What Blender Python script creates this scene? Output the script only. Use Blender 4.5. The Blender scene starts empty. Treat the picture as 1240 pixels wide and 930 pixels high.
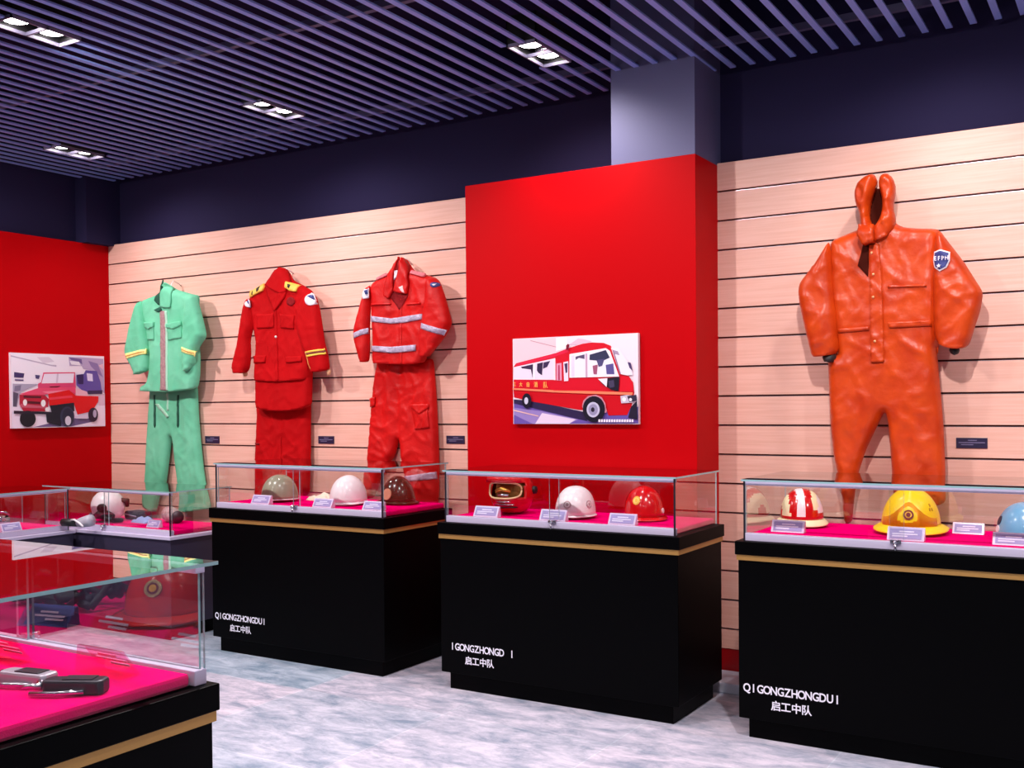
import bpy, bmesh, math, random
import numpy as np
from mathutils import Vector, Matrix, noise
from mathutils.geometry import delaunay_2d_cdt
random.seed(7)
R = math.radians
PI = math.pi
SC = bpy.context.scene
COL = SC.collection

# ------------------------------------------------------------------ camera
EYE = 1.5
F_PX, CX, CY = 1257.5, 621.46, 512.09
def cam_axes(yaw, pit, rol):
    cy, sy, cp, sp, cr, sr = math.cos(yaw), math.sin(yaw), math.cos(pit), math.sin(pit), math.cos(rol), math.sin(rol)
    fwd = Vector((-sy * cp, cy * cp, sp)); rt = Vector((cy, sy, 0)); up = rt.cross(fwd)
    return cr * rt + sr * up, -sr * rt + cr * up, fwd
RT, UP, FW = cam_axes(R(31.41577), R(-.96669), R(-.48702))
cd = bpy.data.cameras.new('camera'); cam = bpy.data.objects.new('camera', cd); COL.objects.link(cam)
cd.sensor_fit = 'HORIZONTAL'; cd.sensor_width = 36; cd.lens = 36 * F_PX / 1240
cd.shift_x = (620 - CX) / 1240; cd.shift_y = (CY - 465) / 1240; cd.clip_start = .02
m = Matrix((RT, UP, -FW)).transposed().to_4x4(); m.translation = (0, 0, EYE); cam.matrix_world = m
SC.camera = cam

def at(u, v, **k):
    """photo pixel (1240x930) -> point of the place on a plane x=, y= or z="""
    d = RT * ((u - CX) / F_PX) - UP * ((v - CY) / F_PX) + FW
    (ax, c), = k.items(); i = 'xyz'.index(ax); o = Vector((0, 0, EYE))
    return o + d * ((c - o[i]) / d[i])

# ------------------------------------------------------------------ exposure / world / light levels
SC.view_settings.view_transform = 'Standard'; SC.view_settings.look = 'None'
SC.view_settings.gamma = 1; SC.view_settings.use_curve_mapping = False
SC.view_settings.exposure = 0.1
SC.cycles.transparent_max_bounces = 32
SC.cycles.max_bounces = 10
SC.cycles.glossy_bounces = 4
SC.cycles.diffuse_bounces = 4
SC.cycles.sample_clamp_indirect = 6
W = bpy.data.worlds.new('world'); SC.world = W; W.use_nodes = True
bg = W.node_tree.nodes['Background']; bg.inputs[0].default_value = (.46, .43, .86, 1); bg.inputs[1].default_value = .07
WALL_W, MID_W, DOWN_W, NEAR_W, BACK_W = 41, 60, 130, 85, 50            # watts of the wall-washing, floor and hall spotlights
LAMP_COL = (1.0, .93, .92)

# ------------------------------------------------------------------ helpers
def lin(c):
    if isinstance(c, str): c = tuple(int(c[i:i + 2], 16) for i in (0, 2, 4))
    return tuple(((x / 255) / 12.92 if x / 255 <= .04045 else ((x / 255 + .055) / 1.055) ** 2.4) for x in c[:3]) + (1,)
MATS = {}
def mat(name, c, rough=.5, metal=0, spec=.5, bump=None, var=None, coat=0, emit=None, sheen=0):
    """bump=(scale, strength, stretch xyz); var=(scale, second colour, stretch) blends a second colour by noise"""
    if name in MATS: return MATS[name]
    M = bpy.data.materials.new(name); M.use_nodes = True; MATS[name] = M
    nt = M.node_tree; b = nt.nodes['Principled BSDF']
    b.inputs['Base Color'].default_value = lin(c); b.inputs['Roughness'].default_value = rough
    b.inputs['Metallic'].default_value = metal; b.inputs['Specular IOR Level'].default_value = spec
    b.inputs['Coat Weight'].default_value = coat; b.inputs['Coat Roughness'].default_value = .08
    b.inputs['Sheen Weight'].default_value = sheen
    if emit: b.inputs['Emission Color'].default_value = lin(emit[0]); b.inputs['Emission Strength'].default_value = emit[1]
    def tex(scale, st, detail=4):
        tc = nt.nodes.new('ShaderNodeTexCoord'); mp = nt.nodes.new('ShaderNodeMapping'); n = nt.nodes.new('ShaderNodeTexNoise')
        mp.inputs['Scale'].default_value = st; n.inputs['Scale'].default_value = scale; n.inputs['Detail'].default_value = detail
        nt.links.new(tc.outputs['Object'], mp.inputs[0]); nt.links.new(mp.outputs[0], n.inputs[0]); return n
    if var:
        n = tex(var[0], var[2] if len(var) > 2 else (1, 1, 1)); rp = nt.nodes.new('ShaderNodeMix'); rp.data_type = 'RGBA'
        mr = nt.nodes.new('ShaderNodeMapRange'); mr.inputs[1].default_value = .35; mr.inputs[2].default_value = .65
        nt.links.new(n.outputs[0], mr.inputs[0]); nt.links.new(mr.outputs[0], rp.inputs[0])
        rp.inputs[6].default_value = lin(c); rp.inputs[7].default_value = lin(var[1])
        nt.links.new(rp.outputs[2], b.inputs['Base Color'])
    if bump:
        n = tex(bump[0], bump[2] if len(bump) > 2 else (1, 1, 1), 6); bp = nt.nodes.new('ShaderNodeBump')
        bp.inputs['Strength'].default_value = bump[1]; bp.inputs['Distance'].default_value = .02
        nt.links.new(n.outputs[0], bp.inputs['Height']); nt.links.new(bp.outputs[0], b.inputs['Normal'])
    return M

def glass_mat(name, tint=(1, 1, 1), ior=1.62):
    M = bpy.data.materials.new(name); M.use_nodes = True; nt = M.node_tree; nt.nodes.clear()
    o = nt.nodes.new('ShaderNodeOutputMaterial'); mx = nt.nodes.new('ShaderNodeMixShader')
    t = nt.nodes.new('ShaderNodeBsdfTransparent'); t.inputs[0].default_value = tint + (1,)
    g = nt.nodes.new('ShaderNodeBsdfGlossy'); g.inputs['Roughness'].default_value = .0
    fr = nt.nodes.new('ShaderNodeFresnel'); fr.inputs[0].default_value = ior
    ge = nt.nodes.new('ShaderNodeNewGeometry')
    inv = nt.nodes.new('ShaderNodeMath'); inv.operation = 'SUBTRACT'; inv.inputs[0].default_value = 1
    mu = nt.nodes.new('ShaderNodeMath'); mu.operation = 'MULTIPLY'
    m2 = nt.nodes.new('ShaderNodeMath'); m2.operation = 'MULTIPLY'; m2.inputs[1].default_value = 1.7; m2.use_clamp = True
    L = nt.links.new
    L(ge.outputs['Backfacing'], inv.inputs[1]); L(fr.outputs[0], mu.inputs[0]); L(inv.outputs[0], mu.inputs[1])
    L(mu.outputs[0], m2.inputs[0]); L(m2.outputs[0], mx.inputs[0]); L(t.outputs[0], mx.inputs[1]); L(g.outputs[0], mx.inputs[2])
    L(mx.outputs[0], o.inputs[0]); return M

class MB:
    def __init__(s): s.v = []; s.f = []; s.mi = []; s.ms = []; s.sm = []
    def slot(s, M):
        if M not in s.ms: s.ms.append(M)
        return s.ms.index(M)
    def add(s, vs, fs, M=None, smooth=False):
        o = len(s.v); s.v += [tuple(x) for x in vs]; i = s.slot(M)
        for f in fs: s.f.append([o + j for j in f]); s.mi.append(i); s.sm.append(smooth)
        return s
    def box(s, a, b, M=None):
        (x0, y0, z0), (x1, y1, z1) = a, b
        return s.add([(x0, y0, z0), (x1, y0, z0), (x1, y1, z0), (x0, y1, z0), (x0, y0, z1), (x1, y0, z1), (x1, y1, z1), (x0, y1, z1)],
                     [(3, 2, 1, 0), (4, 5, 6, 7), (0, 1, 5, 4), (1, 2, 6, 5), (2, 3, 7, 6), (3, 0, 4, 7)], M)
    def pane(s, a, b, Mg, Me):
        """glass sheet: the two big faces in Mg, the four edges in Me"""
        d = [b[i] - a[i] for i in range(3)]; th = d.index(min(d)); o = len(s.f); s.box(a, b, Mg)
        ax = [2, 2, 1, 0, 1, 0]
        for k in range(6):
            if ax[k] != th: s.mi[o + k] = s.slot(Me)
        return s
    def tube(s, pts, r, n=8, M=None, cap=True):
        P = [Vector(p) for p in pts]; rs = r if isinstance(r, (list, tuple)) else [r] * len(P); vs = []; fs = []; side = None
        for i, p in enumerate(P):
            t = (P[min(i + 1, len(P) - 1)] - P[max(i - 1, 0)]).normalized()
            if side is None: side = t.cross(Vector((0, 0, 1)) if abs(t.z) < .9 else Vector((1, 0, 0))).normalized()
            side = (side - t * side.dot(t)).normalized(); up = t.cross(side)
            vs += [p + rs[i] * (math.cos(2 * PI * k / n) * side + math.sin(2 * PI * k / n) * up) for k in range(n)]
        for i in range(len(P) - 1):
            for k in range(n): fs.append((i * n + k, i * n + (k + 1) % n, (i + 1) * n + (k + 1) % n, (i + 1) * n + k))
        if cap: fs += [tuple(range(n))[::-1], tuple((len(P) - 1) * n + k for k in range(n))]
        return s.add(vs, fs, M, True)
    def prism(s, pts, d0, d1, axis='y', M=None):
        """closed outline (two coordinates) pulled along an axis"""
        n = len(pts); mk = {'y': lambda p, d: (p[0], d, p[1]), 'x': lambda p, d: (d, p[0], p[1]), 'z': lambda p, d: (p[0], p[1], d)}[axis]
        vs = [mk(p, d0) for p in pts] + [mk(p, d1) for p in pts]
        return s.add(vs, [tuple(range(n)), tuple(range(2 * n - 1, n - 1, -1))] + [(i, i + n, (i + 1) % n + n, (i + 1) % n) for i in range(n)], M)
    def lathe(s, prof, n=24, M=None, sx=1, sy=1):
        vs = []; fs = []
        for r, z in prof: vs += [(r * sx * math.cos(2 * PI * k / n), r * sy * math.sin(2 * PI * k / n), z) for k in range(n)]
        for i in range(len(prof) - 1):
            for k in range(n): fs.append((i * n + k, i * n + (k + 1) % n, (i + 1) * n + (k + 1) % n, (i + 1) * n + k))
        return s.add(vs, fs, M, True)
    def xf(s, mtx, start=0):
        for i in range(start, len(s.v)): s.v[i] = tuple(mtx @ Vector(s.v[i]))
        return s
    def build(s, name, M=None, parent=None, bevel=0, loc=None, rz=0, label=None, weld=True):
        me = bpy.data.meshes.new(name); me.from_pydata(s.v, [], s.f)
        for q in s.ms: me.materials.append(q or M)
        for p, i, sm in zip(me.polygons, s.mi, s.sm): p.material_index = i; p.use_smooth = sm
        bm = bmesh.new(); bm.from_mesh(me)
        if weld: bmesh.ops.remove_doubles(bm, verts=bm.verts, dist=1e-5)
        bmesh.ops.recalc_face_normals(bm, faces=bm.faces); bm.to_mesh(me); bm.free()
        o = bpy.data.objects.new(name, me); COL.objects.link(o)
        if parent: o.parent = parent
        if loc is not None: o.location = loc
        o.rotation_euler.z = rz
        if bevel:
            bv = o.modifiers.new('bevel', 'BEVEL'); bv.width = bevel; bv.segments = 2; bv.limit_method = 'ANGLE'; bv.angle_limit = R(40)
        if label: o['label'] = label
        return o
def tag(o, label, cat, group=None, kind=None):
    o['label'] = label; o['category'] = cat
    if group: o['group'] = group
    if kind: o['kind'] = kind
    return o
def thing(name, label, cat, loc=(0, 0, 0), rz=0, group=None):
    o = bpy.data.objects.new(name, None); COL.objects.link(o); o.location = loc; o.rotation_euler.z = rz
    o.empty_display_size = .05; return tag(o, label, cat, group)
def struct(o): o['kind'] = 'structure'; return o

def text_mesh(chars, size, bold=0.0):
    """flat meshes of the characters with Blender's own font; list of (verts, faces, width)"""
    out = []
    for ch in chars:
        if ch == ' ': out.append(([], [], 0)); continue
        cu = bpy.data.curves.new('t', 'FONT'); cu.body = ch; cu.size = size; cu.offset = bold; cu.resolution_u = 3
        ob = bpy.data.objects.new('t', cu); COL.objects.link(ob); dg = bpy.context.evaluated_depsgraph_get()
        me = bpy.data.meshes.new_from_object(ob.evaluated_get(dg)); vs = [tuple(v.co) for v in me.vertices]; fs = [tuple(p.vertices) for p in me.polygons]
        bpy.data.objects.remove(ob); bpy.data.curves.remove(cu); bpy.data.meshes.remove(me)
        xs = [v[0] for v in vs] or [0]; c = (min(xs) + max(xs)) / 2
        out.append(([(v[0] - c, v[1], 0) for v in vs], fs, max(xs) - min(xs)))
    return out
def write(mb, chars, x0, z0, pitch, size, y, M, bold=0, squeeze=1):
    """lettering standing on a face that looks to -y; x0 is the centre of the first character"""
    for i, (vs, fs, w) in enumerate(text_mesh(chars, size, bold)):
        if vs: mb.add([(x0 + i * pitch + v[0] * squeeze, y, z0 + v[1]) for v in vs], [f for f in fs], M)

# ------------------------------------------------------------------ materials
wood = mat('pale_wood', (236, 188, 173), .42, spec=.3, bump=(6, .05, (1.5, 1, 60)), var=(3, (228, 176, 158), (1, 1, 30)))
alu = mat('aluminium_insert', (205, 200, 215), .3, .9)
groove = mat('groove_brown', (96, 40, 24), .8)
redwall = mat('red_paint', (184, 0, 9), .5, spec=.06)
darkwall = mat('dark_paint', (38, 33, 64), .8, spec=.1)
plenum = mat('black_plenum', (34, 26, 56), .9, spec=.1)
slatm = mat('grey_slat', (128, 150, 222), .5)
pillarm = mat('grey_paint', (92, 90, 128), .6)
skirt = mat('red_skirting', (150, 4, 14), .4)
black = mat('black_lacquer', (2, 2, 3), .45, spec=.05); dimp = mat('sheen_grey_panel', (54, 49, 70), .35)  # dimp: reflected light on the black low cases, put into a grey base colour
gold = mat('gold_band', (196, 150, 84), .38, .55)
felt = mat('magenta_felt', (238, 0, 108), .95, spec=.0, bump=(300, .15))
track = mat('pale_aluminium', (204, 194, 222), .35, .0)
seal = mat('dark_seal', (30, 22, 36), .4)
glass = glass_mat('clear_glass', (.985, .99, .99)); clear2 = glass_mat('clear_glass_reflecting', (.985, .99, .99), 1.95); coated = glass_mat('bright_glass', (.985, .99, .99), 2.2)
edge = mat('glass_edge', (150, 190, 196), .15, spec=.8)
steel = mat('polished_steel', (205, 205, 215), .18, 1)
white_letter = mat('white_lettering', (240, 236, 250), .5)

# ------------------------------------------------------------------ the room
XL, YB, ZS = -7.06, 5.4, 3.29       # left wall, face of the wood cladding, underside of the slats
XR, YF = 4.2, -3.6
def floor_material():
    M = bpy.data.materials.new('slate_tiles'); M.use_nodes = True; nt = M.node_tree; b = nt.nodes['Principled BSDF']; L = nt.links.new
    tc = nt.nodes.new('ShaderNodeTexCoord'); mp = nt.nodes.new('ShaderNodeMapping'); mp.inputs['Rotation'].default_value = (0, 0, R(0)); mp.inputs['Location'].default_value = (2.92, -3.2, 0)
    L(tc.outputs['Object'], mp.inputs[0])
    br = nt.nodes.new('ShaderNodeTexBrick'); br.offset = 0; br.inputs['Scale'].default_value = 1; br.inputs['Brick Width'].default_value = .9; br.inputs['Row Height'].default_value = .9
    br.inputs['Mortar Size'].default_value = .003; br.inputs['Color1'].default_value = lin((222, 212, 224)); br.inputs['Color2'].default_value = lin((182, 198, 212)); br.inputs['Mortar'].default_value = lin((226, 226, 234))
    L(mp.outputs[0], br.inputs[0])
    m2 = nt.nodes.new('ShaderNodeMapping'); m2.inputs['Scale'].default_value = (.8, 1.7, 1); m2.inputs['Rotation'].default_value = (0, 0, R(14)); L(tc.outputs['Object'], m2.inputs[0])
    n = nt.nodes.new('ShaderNodeTexNoise'); n.inputs['Scale'].default_value = 5.5; n.inputs['Detail'].default_value = 10; n.inputs['Roughness'].default_value = .74; n.inputs['Distortion'].default_value = .35; L(m2.outputs[0], n.inputs[0])
    rp = nt.nodes.new('ShaderNodeValToRGB'); rp.color_ramp.elements[0].position = .36; rp.color_ramp.elements[0].color = lin((138, 160, 178)); rp.color_ramp.elements[1].position = .62; rp.color_ramp.elements[1].color = lin((255, 250, 255))
    L(n.outputs[0], rp.inputs[0])
    mx = nt.nodes.new('ShaderNodeMix'); mx.data_type = 'RGBA'; mx.blend_type = 'MULTIPLY'; mx.inputs[0].default_value = .85; L(br.outputs[0], mx.inputs[6]); L(rp.outputs[0], mx.inputs[7])
    L(mx.outputs[2], b.inputs['Base Color']); b.inputs['Roughness'].default_value = .42; b.inputs['Specular IOR Level'].default_value = .4
    bp = nt.nodes.new('ShaderNodeBump'); bp.inputs['Strength'].default_value = .12; bp.inputs['Distance'].default_value = .02; L(n.outputs[0], bp.inputs['Height']); L(bp.outputs[0], b.inputs['Normal'])
    return M
struct(MB().box((XL - .1, YF, -.1), (XR, YB + .2, 0), floor_material()).build('floor'))
struct(MB().box((XL - .1, YB + .06, 0), (XR, YB + .2, 3.9), darkwall).build('wall_back'))
struct(MB().box((XL - .2, YF, 2.79), (XL - .06, YB + .06, 3.9), darkwall).build('wall_left_upper'))
struct(MB().box((XL - .2, YF, 0), (XL, YB + .06, 2.79), redwall).build('wall_left'))
struct(MB().box((XL - .2, YF - .15, 0), (XR, YF, 3.9), darkwall).build('wall_front'))
struct(MB().box((XL - .2, YF, 3.8), (XR, YB + .2, 3.9), plenum).build('ceiling'))
struct(MB().box((XL - .06, 5.15, 2.79), (XL + .07, YB + .06, 3.8), darkwall).build('wall_corner_pier'))
# wood cladding: boards with a groove and an aluminium insert between them
def cladding(name, x0, x1):
    b = MB(); z = 2.804; b.box((x0, YB + .018, .17), (x1, YB + .06, 2.804), groove)
    while z > .19:
        lo = max(z - .158 + .006, .17); b.box((x0, YB, lo), (x1, YB + .02, z - .005), wood)
        b.box((x0, YB + .006, lo - .0105), (x1, YB + .018, lo - .0085), alu); z -= .158
    return struct(b.build(name))
cladding('wall_back_cladding', XL, -3.42); cladding('wall_back_cladding_right', -1.99, XR)
struct(MB().box((XL, YB + .005, 0), (-3.42, YB + .06, .17), skirt).build('baseboard_back', bevel=.004))
struct(MB().box((-1.99, YB + .005, 0), (XR, YB + .06, .17), skirt).build('baseboard_back_right', bevel=.004))
struct(MB().box((-3.421, 5.081, 0), (-1.99, YB + .06, 2.79), redwall).build('wall_column', bevel=.003))
struct(MB().box((-2.47, 5.083, 2.79), (-1.993, YB + .06, 3.8), pillarm).build('wall_pillar'))
# pale cable trunking along the foot of the wall
tr = MB()
for a, c in ((-6.9, -3.43), (-1.985, 3)): tr.box((a, 5.13, .0), (c, 5.385, .055), mat('pale_trunking', (206, 208, 226), .5))
struct(tr.build('trim_1', bevel=.006))

# ------------------------------------------------------------------ slat ceiling with its recessed spotlights
FIX = [(x, y) for y in (4.63, 3.06, 1.45) for x in (-6.40, -4.50, -2.65, -.78, 1.1)] + [(x, -.2) for x in (-4.5, -2.65, -.78, 1.1)]
HX, HY = .085, .185
sl = MB(); k = 0
x = XL + .05 - ((XL + .05 + 3.071) % .1075)
while x < XR:
    cuts = sorted((fy - HY - .006, fy + HY + .006) for fx, fy in FIX if abs(x - fx) < HX + .018 + .006)
    y = YF
    for a, c in cuts + [(5.375, 9)]:
        sl.box((x - .0155, y, ZS), (x + .0155, a, ZS + .009), slatm); y = c
    x += .1075
struct(sl.build('ceiling_slats'))
rl = MB()
for y in (-2.6, -1.4, -.9, .5, 2.25, 3.85, 5.2): rl.box((XL, y - .015, ZS + .065), (XR, y + .015, ZS + .1), mat('rail_grey', (86, 82, 116), .5))
struct(rl.build('ceiling_rails'))
bezm = mat('white_bezel', (120, 114, 140), .4); lampm = mat('lamp_glow', (255, 250, 245), .3, emit=((255, 248, 244), 14)); boxm = mat('lamp_housing', (14, 12, 18), .6)
reflm = mat('lamp_reflector', (225, 222, 235), .2, .8)
FLAB = {(-4.5, 3.06): 'twin ceiling spotlight at the far left edge, nearest the viewer', (-2.65, 4.63): 'bright twin ceiling spotlight in the slats in front of the red column',
        (-4.5, 4.63): 'twin ceiling spotlight in the slats above the gap between the two red uniforms', (-6.4, 4.63): 'small far twin ceiling spotlight above the left corner'}
def spotlight(fx, fy, target, watts, second=None):
    t = thing('ceiling_spotlight', FLAB.get((fx, fy), 'twin recessed spotlight of the slat ceiling outside the view'), 'ceiling light', (fx, fy, ZS), 0, 'twin spotlights in the slat ceiling')
    b = MB()
    for a, c in (((-HX, -HY), (-HX + .008, HY)), ((HX - .008, -HY), (HX, HY)), ((-HX, -HY), (HX, -HY + .008)), ((-HX, HY - .008), (HX, HY)), ((-HX, -.005), (HX, .005))):
        b.box((a[0], a[1], -.004), (c[0], c[1], .012), bezm)
    b.build('bezel', None, t, weld=False)
    h = MB()
    for a, c in (((-HX, -HY, .013), (-HX + .006, HY, .14)), ((HX - .006, -HY, .013), (HX, HY, .14)), ((-HX, -HY, .013), (HX, -HY + .006, .14)), ((-HX, HY - .006, .013), (HX, HY, .14)), ((-HX, -HY, .14), (HX, HY, .15))): h.box(a, c, boxm)
    h.build('housing', None, t, weld=False)
    tv = Vector(target) - Vector((fx, fy, ZS))
    for sy in (-.092, .092):
        q = MB().lathe([(.03, .07), (.045, .05), (.066, .010), (.068, .007), (.071, .010), (.071, .03), (.05, .07), (.03, .085), (.001, .085)], 24, reflm)
        rot = Vector((0, 0, -1)).rotation_difference(Vector((tv.x * .12, tv.y * .12, tv.z)).normalized()).to_matrix().to_4x4()
        q.xf(Matrix.Translation((0, sy, .02)) @ rot); lh = q.build('lamp_head', None, t)
        g = MB().lathe([(.001, -.006), (.02, -.005), (.048, -.001), (.066, .008)], 24, lampm).xf(Matrix.Translation((0, sy, .02)) @ rot); g.build('lens', None, lh)
    for tg, wt in ((target, watts),) if second is None else ((target, watts), second):
        tv = Vector(tg) - Vector((fx, fy, ZS))
        ld = bpy.data.lights.new('spot', 'SPOT'); ld.energy = wt; ld.color = LAMP_COL; ld.spot_size = R(128); ld.spot_blend = .9; ld.shadow_soft_size = .045
        lo = bpy.data.objects.new('lamp_light', ld); COL.objects.link(lo); lo.parent = t; lo.location = (0, 0, -.02)
        lo.rotation_euler = tv.to_track_quat('-Z', 'Y').to_euler()
for fx, fy in FIX:
    if fy > 4: spotlight(fx, fy, (fx + (.25 if fx < -6 else 0), 5.4, 1.35), 46 if fx == -2.65 else WALL_W)
    elif fy > 3: spotlight(fx, fy, (-2.6, 4.8, .95) if fx == -2.65 else (fx, 5.3, 1.2), 120 if fx == -2.65 else MID_W, ((-2.4, 1.35, .95) if fx == -2.65 else (fx, 4.5, .7), 290 if fx == -2.65 else DOWN_W))
    elif fy > 1: spotlight(fx, fy, (fx, fy + .05, 0), 150 if fx == -2.65 else NEAR_W)
    else: spotlight(fx, fy, (fx, fy + 1.5, 0), BACK_W)

# ------------------------------------------------------------------ display cases
def case(label, loc, rz, top=.885, gtop=1.16, w=1.37, d=.6, text=None, band=True, seals=True, i=.035, over=.012, gd=None, gs=None):
    gd = gd or glass; gs = gs or clear2
    """local frame: front looks to -y, width along x, origin on the floor under the middle"""
    t = thing('display_case', label, 'display case', loc, rz, 'glass-topped display cases'); hw, hd = w / 2, d / 2
    MB().box((-hw + .05, -hd + .04, 0), (hw - .05, hd - .04, .1), black).build('plinth', None, t)
    zb = top - .085
    cb = MB().box((-hw + .012, -hd + .012, .09), (hw - .012, hd - .012, zb if band else top - .004), black if band else dimp).build('cabinet', None, t, bevel=.003)
    if band:
        g = MB()
        a, c = zb, zb + .024
        g.box((-hw + .006, -hd + .006, a), (hw - .006, hd - .006, c), gold).build('gold_band', None, t, label='gold metal band')
    MB().box((-hw, -hd, zb + .024 if band else top - .022), (hw, hd, top), black if band else track).build('top_frame', None, t, bevel=.003)
    MB().box((-hw + i + .01, -hd + i + .035, top), (hw - i - .01, hd - .022, top + .03), felt).build('felt_lining', None, t, bevel=.008, label='magenta felt lining')
    k = MB().box((-hw + i, -hd + i - .004, top), (hw - i, -hd + i + .03, top + .034), track)
    k.build('bottom_track', None, t, bevel=.002)
    MB().box((-hw + i, -hd + i - .002, gtop - .026), (hw - i, -hd + i + .024, gtop - .008), track).build('top_track', None, t, bevel=.001)
    g0, g1 = top, gtop - .008
    gx, gy = hw - i, hd - i
    MB().pane((-gx + .007, -gy + .006, g0 + .034), (.03, -gy + .012, g1 - .018), gd, edge).build('sliding_pane', None, t)
    MB().pane((-.03, -gy + .016, g0 + .034), (gx - .007, -gy + .022, g1 - .018), gd, edge).build('sliding_pane', None, t)
    gyb = hd - .012
    MB().pane((-gx, gyb - .006, g0), (gx, gyb, g1), clear2, edge).build('back_pane', None, t)
    for s in (-1, 1):
        a = (min(s * gx, s * (gx - .006)), -gy, g0); c = (max(s * gx, s * (gx - .006)), gyb - .0065, g1)
        MB().pane(a, c, gs, edge).build('side_pane', None, t)
    MB().pane((-gx - over, -gy - .014, g1), (gx + over, gyb + .006, gtop), gd, edge).build('top_pane', None, t)
    if seals:
        for s in (-1, 1):
            MB().box((s * gx - .004, -gy - .005, g0), (s * gx + .004, -gy + .001, g1), seal).build('corner_seal', None, t)
    lk = MB().box((-.022, -gy - .012, top + .028), (.022, -gy + .004, top + .042), steel)
    lk.tube([(0, -gy - .012, top + .035), (0, -gy - .03, top + .035)], .009, 12, steel)
    lk.tube([(0, -gy - .026, top + .028), (.003, -gy - .027, top + .008), (.001, -gy - .026, top - .02)], .004, 8, steel)
    lk.build('lock', None, t, label='small steel lock with key')
    if text:
        s, x0, z0 = text; tm = MB()
        k0 = 0
        for word in s.split(' '):
            if word: wm = MB(); write(wm, word, x0 + k0 * .0306, z0, .0306, .052, -hd + .011, white_letter, .0011, .84); wm.build('lettering', None, cb, label='white lettering', weld=False)
            k0 += len(word) + 1
        for c2, dx in zip('启工中队', (0, 1, 2, 3)): write(tm, c2, x0 + .130 - (.0306 if s[0] == 'I' else 0) + dx * .046, z0 - .064, .05, .046, -hd + .011, white_letter, .001)
        tm.build('lettering', None, cb, label='white Chinese lettering', weld=False)
    return t
CW = 1.37
case('black display case left of the red column, holding three plain domed helmets', (-4.255, 4.805, 0), 0, d=.66, text=('QIGONGZHONGDUI', -.635, .205))
case('black display case in front of the red column, lettering with missing letters', (-2.527, 4.775, 0), 0, text=('IGONGZHONGD I', -.600, .215))
case('black display case at the right, below the orange suit', (-.892, 4.805, 0), 0, d=.66, text=('QIGONGZHONGDUI', -.635, .212))
case('nearest black display case, cut off by the left edge of the photo', (-2.44, 1.33, 0), PI, seals=False, w=1.34, i=.022, over=.03, gd=coated, gs=glass_mat('thin_clear_glass', (.99, .995, .995), 1.3))
case('low display case under the green suit, in the corner of the room', (-6.02, 4.79, 0), 0, top=.675, gtop=.962, d=.56, band=False)
case('low display case along the left red wall, under the jeep picture', (-6.53, 3.80, 0), PI / 2, top=.675, gtop=.962, d=.56, band=False)

# ------------------------------------------------------------------ placards in the cases
hold = mat('acrylic_holder', (222, 208, 240), .2, spec=.6); card = mat('lavender_card', (160, 150, 205), .5); cardtxt = mat('card_text', (232, 226, 250), .6)
holdp = mat('pink_acrylic', (250, 150, 190), .2, spec=.6)
def placard(x, y, z, w, h, rz, label, hm=hold, cm=card, tilt=20):
    t = thing('placard', label, 'placard', (x, y, z), rz, 'small placards in the display cases')
    dx = math.tan(R(tilt)) * h
    MB().prism([(-.012, 0), (.0 + dx + .010, 0), (dx + .004, h), (dx - .004, h)], -w / 2, w / 2, 'x', hm).build('holder', None, t, bevel=.0015)
    # printed card lying on the sloping face
    def P(u, v, o): return (u, -.012 + (dx + .008) * v - o, v * h + o * .5)
    c = MB(); q = .86
    def quad(u0, u1, v0, v1, o, M): c.add([P(u0, v0, o), P(u1, v0, o), P(u1, v1, o), P(u0, v1, o), P(u0, v0, -.0005), P(u1, v0, -.0005), P(u1, v1, -.0005), P(u0, v1, -.0005)], [(0, 1, 2, 3), (7, 6, 5, 4), (0, 4, 5, 1), (1, 5, 6, 2), (2, 6, 7, 3), (3, 7, 4, 0)], M)
    quad(-w / 2 * q, w / 2 * q, .14, .86, .0012, cm)
    for v, a, e in ((.62, -.18, .22), (.44, -.36, .32), (.28, -.36, .05)): quad(a * w, e * w, v, v + .09, .0018, cardtxt)
    c.build('card', None, t, weld=False); return t
ZF, ZL = .9155, .7055
def pl(u, v, w, h, label, z=ZF, rz=0, **k):
    p = at(u, v, z=z); q = max(1, 4.572 / (p.y + .012)) if z == ZF else 1
    if rz: p.x = min(p.x, -6.33)
    return placard(p.x * q, (p.y + .012) * q, z, w, h, rz, label, **k)
pl(314, 613, .15, .052, 'small placard left of the grey-green helmet'); pl(389, 615.5, .145, .05, 'small placard left of the plain white hard hat'); pl(450, 620, .145, .05, 'small placard in front of the dark olive helmet')
pl(587, 629.5, .15, .055, 'small placard below the red full-face helmet'); pl(668, 633.5, .15, .055, 'small placard left of the white helmet with emblems'); pl(752, 637.5, .145, .053, 'small placard in front of the red hard hat with gold badge')
pl(953, 645, .15, .053, 'small placard below the red and white striped helmet'); pl(1096, 655, .15, .055, 'small placard in front of the yellow helmet'); pl(1172, 647, .13, .048, 'small placard standing between the yellow and the blue helmet'); pl(1226, 661, .15, .05, 'small placard in front of the light blue helmet')
pl(184, 639, .12, .05, 'small placard beside the grey lumpy canister', z=ZL); pl(27, 645, .14, .055, 'small placard at the left edge beside the chrome coupling', z=ZL, rz=PI / 2)
pk = glass_mat('pink_clear_acrylic', (1, .70, .82), 1.5); pkc = glass_mat('pink_clear_card', (.98, .72, .84), 1.3)
for (u, v), w, lb in (((138, 813), .15, 'clear pink-tinted placard at the corner of the nearest case'), ((8, 797), .17, 'larger clear pink-tinted placard at the left edge of the nearest case')):
    p = at(u, v, z=ZF); placard(p.x, p.y, ZF, w, .06, PI, lb, pk, pkc, 30)
placard(-2.54, 1.46, ZF, .15, .05, PI - .2, 'blue placard of the nearest case seen only as a reflection', mat('blue_acrylic', (70, 80, 150), .3), mat('blue_card', (40, 50, 120), .5), 30)

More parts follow.
